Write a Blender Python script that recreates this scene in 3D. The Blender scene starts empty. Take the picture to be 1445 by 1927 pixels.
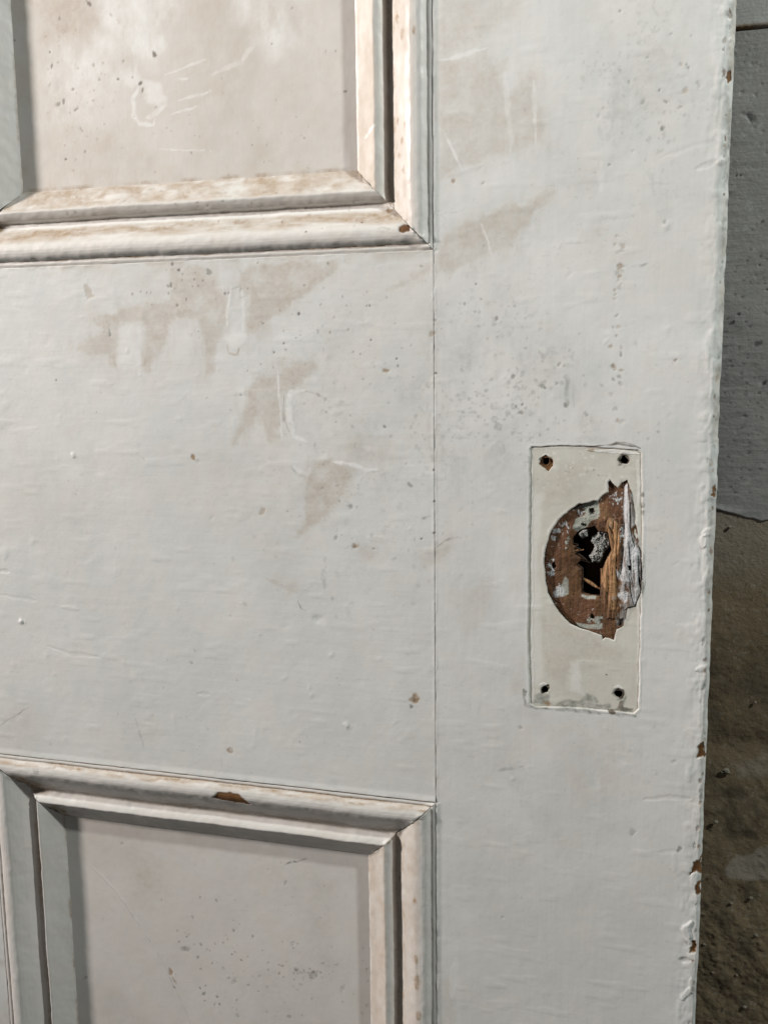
import bpy, math
import numpy as np
S = bpy.context.scene
COL = S.collection
mm = .001

# ------------------------------------------------------------------ camera
F, PX, PY, D = 1840., 722.5, 963.5, .40
vp_h = np.array([-5885.0 - PX, 757.7 - PY, F])
vp_v = np.array([875.8 - PX, 12742.8 - PY, F])
ax = -vp_h / np.linalg.norm(vp_h)
az = vp_v - ax * np.dot(ax, vp_v); az /= np.linalg.norm(az)
ay = np.cross(ax, az)
R = np.array([ax, ay, -az])                 # camera axes -> door axes (X right, Y into the door, Z up)


def at(px, py, y=0.):
    """photo pixel -> point (mm) on the plane y (mm) parallel to the door front"""
    r = R @ np.array([(px - PX) / F, (py - PY) / F, 1.])
    t = (y * mm + D) / r[1]
    return (r * t + np.array([0, -D, 0])) / mm


from mathutils import Matrix
cam_d = bpy.data.cameras.new('camera')
cam = bpy.data.objects.new('camera', cam_d)
COL.objects.link(cam)
M = Matrix.Identity(4)
for i in range(3):
    M[i][0], M[i][1], M[i][2] = R[i][0], -R[i][1], -R[i][2]
M[0][3], M[1][3], M[2][3] = 0, -D, 0
cam.matrix_world = M
cam_d.sensor_fit = 'VERTICAL'
cam_d.sensor_height = 24
cam_d.lens = 24 * F / 1927
cam_d.clip_start, cam_d.clip_end = .01, 50
S.camera = cam

# ------------------------------------------------------------------ light
W = bpy.data.worlds.new('World'); S.world = W; W.use_nodes = True
bg = W.node_tree.nodes['Background']
bg.inputs[0].default_value = (.97, .98, .95, 1)
bg.inputs[1].default_value = .075


def lamp(name, loc, target, size, power, colour, spread=180):
    l = bpy.data.lights.new(name, 'AREA'); l.shape = 'DISK'; l.size = size; l.energy = power; l.color = colour; l.spread = math.radians(spread)
    o = bpy.data.objects.new(name, l); COL.objects.link(o)
    o.location = loc
    from mathutils import Vector
    o.rotation_euler = (Vector(target) - Vector(loc)).to_track_quat('-Z', 'Y').to_euler()


lamp('warm_lamp', (-1.58, -.54, .50), (-.20, 0, .30), .15, 11.3, (1., .93, .885), 90)
lamp('cool_lamp', (.70, -.40, .69), (-.15, 0, .10), .055, 4.6, (.945, 1., .965), 125)
S.view_settings.view_transform = 'Standard'
S.view_settings.look = 'None'
S.view_settings.exposure = 0
S.view_settings.gamma = 1
S.cycles.max_bounces = 6

# ------------------------------------------------------------------ noise
def vn(x, y, seed):
    rs = np.random.RandomState(seed); T = rs.rand(256, 256).astype(np.float32)
    xi = np.floor(x).astype(int); yi = np.floor(y).astype(int)
    fx = x - xi; fy = y - yi
    fx = fx * fx * fx * (fx * (fx * 6 - 15) + 10); fy = fy * fy * fy * (fy * (fy * 6 - 15) + 10)
    g = lambda a, b: T[a & 255, b & 255]
    return ((g(xi, yi) * (1 - fx) + g(xi + 1, yi) * fx) * (1 - fy) +
            (g(xi, yi + 1) * (1 - fx) + g(xi + 1, yi + 1) * fx) * fy) * 2 - 1


def fbm(x, y, s, seed, o=4, gain=.5):
    """s = feature size in mm (or a pair); result about -1..1"""
    sx, sy = s if isinstance(s, tuple) else (s, s)
    r = 0; a = 1; t = 0
    for i in range(o):
        r = r + a * vn(x / sx + 17.3 * i, y / sy + 5.1 * i, seed + i); t += a
        a *= gain; sx *= .5; sy *= .5
    return r / t * 1.6


def sst(a, b, x):
    t = np.clip((x - a) / (b - a), 0, 1); return t * t * (3 - 2 * t)


def sdf(X, Z, P):
    """signed distance (negative inside) to polygon P [(x, z)]"""
    P = np.asarray(P, float)
    d = np.full(X.shape, 1e9); ins = np.zeros(X.shape, bool)
    for i in range(len(P)):
        ax_, az_ = P[i]; bx, bz = P[(i + 1) % len(P)]
        ex, ez = bx - ax_, bz - az_
        wx, wz = X - ax_, Z - az_
        t = np.clip((wx * ex + wz * ez) / (ex * ex + ez * ez + 1e-12), 0, 1)
        d = np.minimum(d, (wx - ex * t) ** 2 + (wz - ez * t) ** 2)
        c = ((az_ <= Z) & (bz > Z)) | ((bz <= Z) & (az_ > Z))
        with np.errstate(divide='ignore', invalid='ignore'):
            xx = ax_ + (Z - az_) / (bz - az_ if bz != az_ else 1e-12) * ex
        ins ^= c & (X < xx)
    d = np.sqrt(d)
    return np.where(ins, -d, d)


def segd(X, Z, P):
    d = np.full(X.shape, 1e9); s = np.zeros(X.shape); L = 0
    P = np.asarray(P, float); tot = np.sum(np.hypot(*np.diff(P, axis=0).T))
    for i in range(len(P) - 1):
        a, b = P[i], P[i + 1]; e = b - a; l = np.hypot(*e)
        t = np.clip(((X - a[0]) * e[0] + (Z - a[1]) * e[1]) / (l * l + 1e-12), 0, 1)
        q = np.hypot(X - a[0] - e[0] * t, Z - a[1] - e[1] * t)
        s = np.where(q < d, (L + t * l) / tot, s); d = np.minimum(d, q); L += l
    return d, s


KEYS = ('stain', 'dirt', 'chip', 'white', 'grey', 'speck')


class Field:
    """a painted surface sampled on X, Z (mm): relief h (mm, towards the viewer) and wear masks"""
    def __init__(s, X, Z, depth=0.):
        s.X, s.Z, s.depth = X, Z, depth
        s.h = np.zeros(X.shape); s.m = {k: np.zeros(X.shape) for k in KEYS}
        s.x0, s.x1, s.z0, s.z1 = X.min(), X.max(), Z.min(), Z.max()
        s.sep = bool(np.allclose(X[0], X[-1]) and np.allclose(Z[:, 0], Z[:, -1]))

    def win(s, P, pad):
        x0, z0 = np.min(P, 0) - pad; x1, z1 = np.max(P, 0) + pad
        if x1 < s.x0 or x0 > s.x1 or z1 < s.z0 or z0 > s.z1: return None
        if s.sep:
            i0, i1 = np.searchsorted(s.X[0], [x0, x1]); j0, j1 = np.searchsorted(s.Z[:, 0], [z0, z1])
            if i1 <= i0 or j1 <= j0: return None
            return np.s_[j0:j1, i0:i1]
        return np.s_[:, :]

    def pts(s, P):
        return np.array([at(a, b, s.depth)[[0, 2]] for a, b in P])

    def put(s, k, w, v):
        s.m[k][w] = np.maximum(s.m[k][w], v)

    def poly(s, k, P, soft=1., a=1., warp=1.5, scale=6., seed=3, dep=0., streak=0.):
        P = s.pts(P); w = s.win(P, soft * 2 + warp * 2 + 2 + 12 * (k == 'stain'))
        if w is None: return
        X, Z = s.X[w], s.Z[w]
        st = k == 'stain' and s.depth < 20
        if st: soft = soft * 1.7 + .3
        q = sdf(X, Z, P) + (st * (.9 * fbm(X, Z, 2.2, seed + 81, 3, .65) + .6 * fbm(X, Z, 9, seed + 85, 3))) + warp * fbm(X, Z, scale, seed + 40) + streak * fbm(X, Z, (2.2, 30), seed + 70)
        v = sst(soft, -soft, q)
        if k == 'white' and soft > 2.4: v = v * np.clip(.55 + .75 * fbm(X, Z, (8, 13), seed + 97, 5, .62), 0, 1)
        if st:
            v = v * np.clip(1.02 + .42 * fbm(X, Z, 7, seed + 88, 4, .6) - .15 * sst(-1, -6, q), .25, 1) * (.86 + .22 * np.clip(fbm(X, Z, 1.3, seed + 99, 3, .6), -1, 1))
            v = np.maximum(v, .48 * sst(9, -1, q) * np.clip(.30 + .75 * fbm(X, Z, (4, 16), seed + 93, 4, .62), 0, 1))
        s.put(k, w, v * a)
        if dep: s.h[w] -= dep * v

    def spot(s, k, px, py, r, a=1., asp=1., ang=0., dep=0., bump=0.):
        """r in photo pixels"""
        c = at(px, py, s.depth)[[0, 2]]; e = at(px + 1, py, s.depth)[[0, 2]]
        r = max(r * np.hypot(*(e - c)), .30)
        w = s.win(np.array([c]), r * max(asp, 1) * 1.6 + 1)
        if w is None: return
        x, z = s.X[w] - c[0], s.Z[w] - c[1]
        ca, sa = math.cos(math.radians(ang)), math.sin(math.radians(ang))
        u = (x * ca + z * sa) / asp; v = -x * sa + z * ca
        q = np.hypot(u, v) / r * (1 + .35 * fbm(s.X[w], s.Z[w], r * 1.2, int(px) % 97, 2))
        if k: s.put(k, w, a * sst(1.15, .55, q))
        s.h[w] += bump * np.exp(-q * q * 1.4) - dep * sst(1.1, .6, q)

    def line(s, k, P, wd, a=1., taper=True, dep=0., bump=0., seed=5, rough=.35):
        P = s.pts(P); wd *= .225
        w = s.win(P, wd * 2 + 1)
        if w is None: return
        X, Z = s.X[w], s.Z[w]
        wx = X + .35 * fbm(X, Z, 5, seed + 90, 2); wz = Z + .35 * fbm(X, Z, 5, seed + 91, 2)
        d, t = segd(wx, wz, P)
        ww = wd * (np.sqrt(np.clip(4 * t * (1 - t), .03, 1)) if taper else 1) * (1 + rough * fbm(X, Z, 3, seed, 2))
        v = sst(1.2, .45, d / np.maximum(ww, .15))
        if k: s.put(k, w, v * a * (1 - rough + rough * (.5 + .5 * fbm(X, Z, 2.5, seed + 8, 2)) * 2))
        s.h[w] += bump * v - dep * v

    def scatter(s, k, cx, cy, sx, sy, n, r0, r1, a=.8, seed=1, ang=None, asp=1.5, dep=0.):
        rs = np.random.RandomState(seed)
        for _ in range(n):
            x, y = cx + rs.randn() * sx, cy + rs.randn() * sy
            s.spot(k, x, y, rs.uniform(r0, r1), a * rs.uniform(.4, 1), rs.uniform(1, asp),
                   rs.uniform(0, 180) if ang is None else ang + rs.randn() * 15, dep)


# ------------------------------------------------------------------ node helpers
def mat(name):
    m = bpy.data.materials.new(name); m.use_nodes = True
    t = m.node_tree; b = t.nodes['Principled BSDF']
    return m, t, b


class N:
    def __init__(s, t): s.t = t

    def new(s, typ, **kw):
        n = s.t.nodes.new(typ)
        for k, v in kw.items(): setattr(n, k, v)
        return n

    def put(s, sock, v):
        if v is None: return
        if hasattr(v, 'is_linked') or hasattr(v, 'links'): s.t.links.new(v, sock)
        else: sock.default_value = v

    def math(s, op, a, b=None, c=None, clamp=False):
        n = s.new('ShaderNodeMath', operation=op, use_clamp=clamp)
        for i, v in enumerate((a, b, c)): s.put(n.inputs[i], v)
        return n.outputs[0]

    def mix(s, f, a, b, blend='MIX'):
        n = s.new('ShaderNodeMix', data_type='RGBA', blend_type=blend)
        s.put(n.inputs[0], f)
        for i, v in ((6, a), (7, b)):
            if isinstance(v, tuple): v = (*v, 1) if len(v) == 3 else v
            s.put(n.inputs[i], v)
        return n.outputs[2]

    def coord(s, scale=(1, 1, 1)):
        c = s.new('ShaderNodeTexCoord'); m = s.new('ShaderNodeMapping')
        s.t.links.new(c.outputs['Object'], m.inputs[0]); m.inputs[3].default_value = scale
        return m.outputs[0]

    def noise(s, scale, detail=3., rough=.5, stretch=(1, 1, 1), dist=0.):
        n = s.new('ShaderNodeTexNoise'); s.t.links.new(s.coord(stretch), n.inputs['Vector'])
        n.inputs['Scale'].default_value = scale; n.inputs['Detail'].default_value = detail
        n.inputs['Roughness'].default_value = rough; n.inputs['Distortion'].default_value = dist
        return n.outputs[0]

    def remap(s, v, a, b, c=0., d=1.):
        n = s.new('ShaderNodeMapRange'); s.put(n.inputs[0], v)
        for i, q in enumerate((a, b, c, d)): n.inputs[i + 1].default_value = q
        return n.outputs[0]

    def attr(s, name):
        a = s.new('ShaderNodeAttribute', attribute_name=name); q = s.new('ShaderNodeSeparateColor')
        s.t.links.new(a.outputs['Color'], q.inputs[0]); return q.outputs

    def bump(s, h, strength, dist, prev=None):
        n = s.new('ShaderNodeBump'); n.inputs['Strength'].default_value = strength
        n.inputs['Distance'].default_value = dist; s.put(n.inputs['Height'], h)
        if prev is not None: s.put(n.inputs['Normal'], prev)
        return n.outputs[0]


def paint_material(name, base_a, base_b, brush, rough=.42, speck=.5, blend=None):
    m, t, b = mat(name); n = N(t)
    A = n.attr('wear_a'); B = n.attr('wear_b')
    low = n.remap(n.noise(28, 3), .35, .65)
    fine = n.noise(700, 3, .6); mid = n.noise(150, 4, .6)
    c = n.mix(low, base_a, base_b)
    tint = n.noise(75, 4, .6)
    c = n.mix(n.remap(tint, .48, .66, 0, .55), c, tuple(v * q for v, q in zip(base_a, (1.0, .965, .94))))
    c = n.mix(n.remap(n.noise(48, 4, .6, (1, 1, .6)), .50, .68, 0, .5), c, tuple(v * q for v, q in zip(base_b, (.935, .955, .955))))
    c = n.mix(n.remap(n.noise(230, 4, .65), .56, .72, 0, .35), c, tuple(v * .90 for v in base_b))
    if blend: c = n.mix(n.attr('wear_c')[0], c, n.mix(low, *blend))
    # faint specks of dust held in the paint
    dots = n.remap(n.noise(520, 1.5, .5), .70, .78)
    patch = n.remap(n.noise(55, 2), .5, .66)
    c = n.mix(n.math('MULTIPLY', n.math('MULTIPLY', dots, patch), speck), c, (.36, .34, .30))
    st = n.math('MULTIPLY', A[0], n.remap(mid, .25, .7, .6, 1.15), clamp=True)
    c = n.mix(st, c, (.505, .447, .385))
    c = n.mix(n.math('MULTIPLY', B[0], n.remap(fine, .3, .7, .75, 1.)), c, (.80, .80, .785))
    gr = n.math('MULTIPLY', B[1], n.remap(n.noise(380, 3, .65), .32, .62, .25, 1.1), clamp=True)
    c = n.mix(gr, c, (.24, .25, .225))
    di = n.math('MULTIPLY', A[1], n.remap(n.noise(420, 4, .7), .30, .62, .35, 1.1), clamp=True)
    c = n.mix(di, c, (.30, .195, .105))
    c = n.mix(B[2], c, (.11, .085, .06))
    wood = n.mix(n.noise(260, 3, .6, (1, 1, .15)), (.07, .022, .008), (.22, .11, .035))
    c = n.mix(A[2], c, wood)
    t.links.new(c, b.inputs['Base Color'])
    r = n.remap(n.noise(60, 3), .3, .7, rough - .06, rough + .12)
    r = n.math('MAXIMUM', r, n.math('MULTIPLY', n.math('MAXIMUM', A[2], n.math('MAXIMUM', A[0], A[1])), .72))
    t.links.new(r, b.inputs['Roughness'])
    b.inputs['Specular IOR Level'].default_value = .38
    nb = n.bump(n.noise(330, 2, .5), .07, .0006)
    nb = n.bump(n.noise(1, 3, .6, brush), .045, .0006, nb)
    nb = n.bump(fine, .08, .0003, nb)
    t.links.new(nb, b.inputs['Normal'])
    return m


PA, PB = (.71, .71, .692), (.655, .662, .648)
M_stile = paint_material('white_paint_upright', PA, PB, (900, 900, 60))
M_rail = paint_material('white_paint_crosswise', PA, PB, (55, 900, 620))
M_panel = paint_material('white_paint_panel', (.685, .665, .635), (.645, .62, .59), (700, 700, 70), .5)
M_mould = paint_material('white_paint_moulding', (.71, .69, .66), (.66, .645, .62), (200, 200, 200), .38, .3)

M_plate = paint_material('cream_old_paint', (.68, .672, .612), (.635, .625, .565), (900, 900, 60), .42, .5, (PA, PB))

# ------------------------------------------------------------------ object helpers
BASE = np.array([0, 20., -470.])           # the door's base (mm)


def empty(name, loc, label, cat):
    o = bpy.data.objects.new(name, None); COL.objects.link(o); o.location = [v * mm for v in loc]
    o.empty_display_size = .05; o['label'] = label; o['category'] = cat; o['kind'] = 'thing'
    return o


def link(name, me, m, parent, base=BASE):
    o = bpy.data.objects.new(name, me); COL.objects.link(o); me.materials.append(m); o.parent = parent
    return o


def raw_mesh(name, V, Fc, m, parent, masks=None, smooth=True, base=BASE, names=('wear_a', 'wear_b'), keys=KEYS):
    V = (np.asarray(V, np.float32).reshape(-1, 3) - np.asarray(base, np.float32)) * mm
    Fc = np.asarray(Fc, np.int32)
    me = bpy.data.meshes.new(name)
    k = Fc.shape[1]
    me.vertices.add(len(V)); me.vertices.foreach_set('co', V.astype(np.float32).ravel())
    me.loops.add(Fc.size); me.loops.foreach_set('vertex_index', Fc.ravel())
    me.polygons.add(len(Fc)); me.polygons.foreach_set('loop_start', np.arange(0, Fc.size, k, dtype=np.int32))
    me.polygons.foreach_set('use_smooth', np.full(len(Fc), smooth))
    me.update(calc_edges=True)
    for j, nm in enumerate(names):
        a = me.attributes.new(nm, 'FLOAT_COLOR', 'POINT')
        c = np.zeros((len(V), 4), np.float32); c[:, 3] = 1
        if masks is not None:
            for i in range(3): c[:, i] = np.clip(masks[keys[j * 3 + i]].ravel(), 0, 1)
        a.data.foreach_set('color', c.ravel())
    return link(name, me, m, parent)


def quads(nv, nu, drop=None, flip=False):
    i = np.arange(nv * nu).reshape(nv, nu)
    q = np.stack([i[:-1, :-1], i[:-1, 1:], i[1:, 1:], i[1:, :-1]], -1)
    if drop is not None: q = q[~drop]
    q = q.reshape(-1, 4)
    return q[:, ::-1] if flip else q


def prune(V, Fc, masks):
    u, inv = np.unique(Fc, return_inverse=True)
    return np.asarray(V).reshape(-1, 3)[u], inv.reshape(Fc.shape), {k: v.ravel()[u] for k, v in masks.items()}


def axis(a, b, step, dense=(), dstep=.12, coarse=()):
    """monotone samples a..b with finer steps near the dense points; coarse = (lo, hi): outside use 4 mm"""
    v = [a]; x = a
    while x < b - 1e-6:
        st = step
        for p, r in dense:
            if abs(x - p) < r: st = min(st, dstep)
            elif x < p - r < x + st: st = p - r - x + 1e-4
        if coarse and (x < coarse[0] or x > coarse[1]): st = 5.
        x = min(x + st, b); v.append(x)
    return np.array(v)


# ------------------------------------------------------------------ the marks on the flat painted faces
XJ, XE = -90.5, 22.6            # joint of stile and rail, outer edge of the stile
ZU, ZL = 43.7, -195.0           # upper and lower edge of the rail
XM = -322.5                     # joint of left mouldings and muntin
X0, X1, Z0, Z1 = XM, XJ, -450., 330.
PLX0, PLX1, PLZ0, PLZ1 = -52.6, -3.6, -148.8, -33.6


def zz(ox, oy, s, P): return [(ox + a / s, oy + b / s) for a, b in P]


def face_marks(f):
    X, Z = f.X, f.Z
    f.h += .10 * fbm(X, Z, 38, 11, 3) + .032 * fbm(X, Z, 7, 14, 3)
    # rail: cross brushing; stile: upright brushing
    rail = X < XJ
    f.h += np.where(rail, .017 * fbm(X, Z, (26, 3.6), 21, 3), .014 * fbm(X, Z, (2.4, 26), 22, 3))
    f.h += .10 * np.clip(fbm(X, Z, (13, 4.5), 25, 2) - .55, 0, 1)
    film = np.exp(-(((X + 52) / 45) ** 2 + ((Z + 12) / 38) ** 2)) + .8 * np.exp(-(((X + 10) / 30) ** 2 + ((Z - 95) / 40) ** 2)) + .6 * np.exp(-(((X + 130) / 60) ** 2 + ((Z + 35) / 60) ** 2)) + .35 * np.exp(-(((X + 40) / 60) ** 2 + ((Z + 190) / 50) ** 2))
    f.m['grey'] = np.maximum(f.m['grey'], .26 * np.clip(film, 0, 1) * np.clip(.15 + fbm(X, Z, (9, 14), 33, 4, .6), 0, 1))
    f.m['grey'] = np.maximum(f.m['grey'], .38 * np.clip(film, 0, 1) * sst(.52, .80, fbm(X, Z, 1.7, 35, 2)) * sst(-.2, .5, fbm(X, Z, 18, 37, 2)))
    # hairline crazing along the boards
    cr = abs(fbm(X, Z, (30, 9), 39, 3)); f.m['grey'] = np.maximum(f.m['grey'], .22 * sst(.012, .0, cr) * sst(.1, .6, fbm(X, Z, 30, 41, 2)))
    # broad faint yellowing
    f.m['stain'] = np.maximum(f.m['stain'], .12 * np.clip(fbm(X, Z, 60, 31, 3) + .2, 0, 1))
    st = lambda P, a=.8, **k: f.poly('stain', P, a=a, **k)
    # ---- washed-out stains on the rail
    st([(458, 510), (473, 495), (634, 489), (634, 507), (610, 526), (570, 562), (531, 583), (507, 599), (491, 623),
        (473, 632), (461, 626), (461, 583), (470, 556), (452, 535)], .82, soft=.8, warp=1.0)
    st([(323, 503), (390, 497), (407, 538), (433, 560), (430, 600), (420, 620), (407, 643), (401, 695), (386, 712),
        (381, 666), (384, 631), (375, 608), (358, 596), (320, 602), (314, 649), (302, 672), (279, 695), (267, 689),
        (276, 611), (265, 605), (230, 614), (218, 689), (201, 666), (163, 663), (151, 654), (203, 617), (174, 605),
        (180, 596), (215, 588), (267, 576), (291, 561), (320, 564)], .78, soft=1.0, warp=1.2, streak=.5)
    st([(262, 510), (300, 498), (330, 505), (330, 560), (290, 565), (262, 545)], .3, soft=2)
    st(zz(400, 480, 3.284, [(270, 760), (430, 700), (640, 620), (640, 690), (580, 780), (500, 840), (450, 850),
        (430, 1000), (400, 1130), (360, 1160), (330, 1100), (270, 1010), (230, 1080), (180, 1110), (130, 1190),
        (120, 1170), (200, 930), (230, 820)]), .8, soft=1.1, warp=1.1, streak=.5)
    st([(589, 864), (613, 864), (674, 879), (665, 906), (644, 937), (625, 955), (610, 975), (590, 990), (555, 1012),
        (575, 975), (572, 940), (578, 900)], .85, soft=1.2, warp=1.2)
    st([(637, 839), (674, 815), (735, 818), (756, 833), (735, 870), (674, 872)], .4, soft=2.2)
    st([(725, 550), (770, 520), (800, 497), (818, 490), (818, 512), (785, 528)], .6, soft=1.2)
    st([(520, 1085), (560, 1095), (568, 1118), (540, 1125)], .35, soft=2)
    st([(675, 1025), (705, 1025), (705, 1050), (675, 1060)], .45, soft=2)
    st([(790, 1050), (818, 1035), (850, 1005), (845, 1040), (815, 1065), (795, 1062)], .5, soft=1.6)
    st([(0, 1345), (60, 1330), (70, 1420), (0, 1412)], .3, soft=5)
    # ---- stains on the stile
    st([(819, -60), (1010, -60), (960, 20), (905, 70), (895, 85), (822, 112)], .55, soft=3, warp=2)
    st([(822, 118), (915, 92), (948, 124), (955, 175), (999, 140), (1024, 232), (1027, 268), (965, 288), (917, 296),
        (866, 320), (824, 345)], .60, soft=1.8, warp=1.6, streak=.8)
    st(zz(800, 400, 2.408, [(50, 190), (95, 80), (250, 20), (420, -45), (560, -80), (500, 20), (410, 150), (280, 200),
        (50, 282)]), .72, soft=1.1, warp=1.2)
    st([(818, 495), (850, 487), (825, 512)], .6, soft=.8)
    st([(1060, 340), (1100, 310), (1130, 330), (1120, 370), (1080, 365)], .28, soft=3)
    st([(1090, 440), (1130, 410), (1145, 430), (1110, 470)], .32, soft=2.5)
    st([(840, 1130), (925, 1080), (930, 1150), (880, 1190)], .38, soft=3, streak=1)
    st([(955, 1290), (985, 1240), (985, 1320), (1010, 1345), (985, 1350)], .35, soft=2.5)
    st([(1030, 1360), (1190, 1350), (1170, 1560), (1045, 1590)], .26, soft=7, streak=2)
    st([(870, 1390), (1020, 1360), (1010, 1420), (900, 1520)], .22, soft=7)
    st([(822, 1830), (850, 1840), (855, 1930), (822, 1990)], .4, soft=2)
    f.poly('white', [(925, 965), (985, 1000), (985, 1215), (930, 1190)], a=.35, soft=4)
    f.poly('white', [(822, 330), (935, 300), (985, 290), (970, 340), (880, 400), (824, 430)], a=.35, soft=3)
    f.poly('white', [(222, 615), (262, 608), (268, 690), (222, 690)], a=.5, soft=1.2)
    f.poly('white', [(500, 640), (560, 600), (610, 660), (560, 690), (520, 680)], a=.25, soft=4)
    # ---- drips and scrapes where dirt was wiped off
    wl = lambda P, w=3, a=.6, **k: f.line('white', P, w, a, **k)
    wl([(437, 540), (430, 575), (430, 615)], 4, .6, bump=.06); wl([(455, 545), (460, 600), (455, 640)], 3, .5)
    f.spot('white', 446, 641, 17, .6, 1.1, bump=.10)
    f.line('stain', [(428, 645), (430, 665), (447, 668), (450, 655)], 2.5, .7)
    f.line('grey', [(436, 545), (452, 536), (450, 560), (462, 555)], 2.5, .35)
    wl([(524, 690), (527, 760), (531, 830)], 3.2, .75)
    wl([(575, 735), (545, 741), (546, 790), (553, 822), (580, 832)], 7, .7, bump=.05)
    f.line('grey', [(535, 742), (534, 790), (548, 820)], 2, .45)
    f.line('grey', [(575, 737), (600, 742), (612, 752)], 2, .4)
    wl([(622, 868), (650, 871), (690, 885), (712, 884)], 4, .8, bump=.05)
    wl([(545, 875), (580, 892), (585, 880)], 5, .5); f.line('grey', [(546, 880), (560, 893), (575, 895)], 2, .4)
    wl([(822, 113), (860, 106), (915, 88)], 4, .75); wl([(834, 244), (850, 280), (868, 320)], 3, .7)
    wl([(904, 418), (915, 445), (924, 480)], 3, .75); wl([(948, 130), (956, 200), (962, 288)], 5, .4)
    wl([(1003, 150), (1006, 270)], 4, .5); wl([(1132, 300), (1130, 360)], 5, .35)
    wl([(850, 1880), (858, 1800)], 8, .35); wl([(822, 430), (822, 480)], 3, .6)
    f.line('grey', [(768, 910), (777, 917)], 3, .85); f.line('grey', [(766, 908), (774, 914)], 3, .6)
    f.line('grey', [(794, 978), (808, 970)], 3, .5); f.line('grey', [(862, 1010), (838, 1018), (820, 1030)], 2.5, .55)
    f.line('grey', [(560, 1130), (568, 1145), (578, 1150)], 2, .6); f.line('stain', [(500, 1090), (560, 1115)], 6, .4)
    f.line('grey', [(608, 1070), (610, 1110)], 6, .3, seed=8)
    f.line('grey', [(0, 1365), (60, 1328)], 1.6, .5); f.line('grey', [(255, 1350), (272, 1410)], 3, .28)
    f.line('grey', [(935, 1452), (985, 1441)], 4.5, .35); f.line('grey', [(1068, 705), (1066, 770)], 6, .45)
    f.line('grey', [(1080, 730), (1078, 765)], 2, .35)
    for P, b in (([(92, 1217), (130, 1230), (188, 1237)], -.10), ([(0, 1075), (18, 1074)], -.16), ([(0, 1120), (70, 1130)], -.08),
                 ([(115, 1142), (150, 1146)], .1), ([(1210, 1506), (1250, 1501), (1300, 1502)], -.10),
                 ([(370, 1305), (395, 1306)], -.1), ([(1240, 300), (1300, 275), (1345, 265)], -.05),
                 ([(840, 330), (910, 312)], .05), ([(1310, 320), (1350, 300)], -.12), ([(1350, 305), (1370, 300)], .15),
                 ([(1238, 1605), (1276, 1602)], -.05), ([(1268, 1606), (1266, 1640)], .07)):
        f.line(None, P, 5, 0, bump=b)
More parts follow.
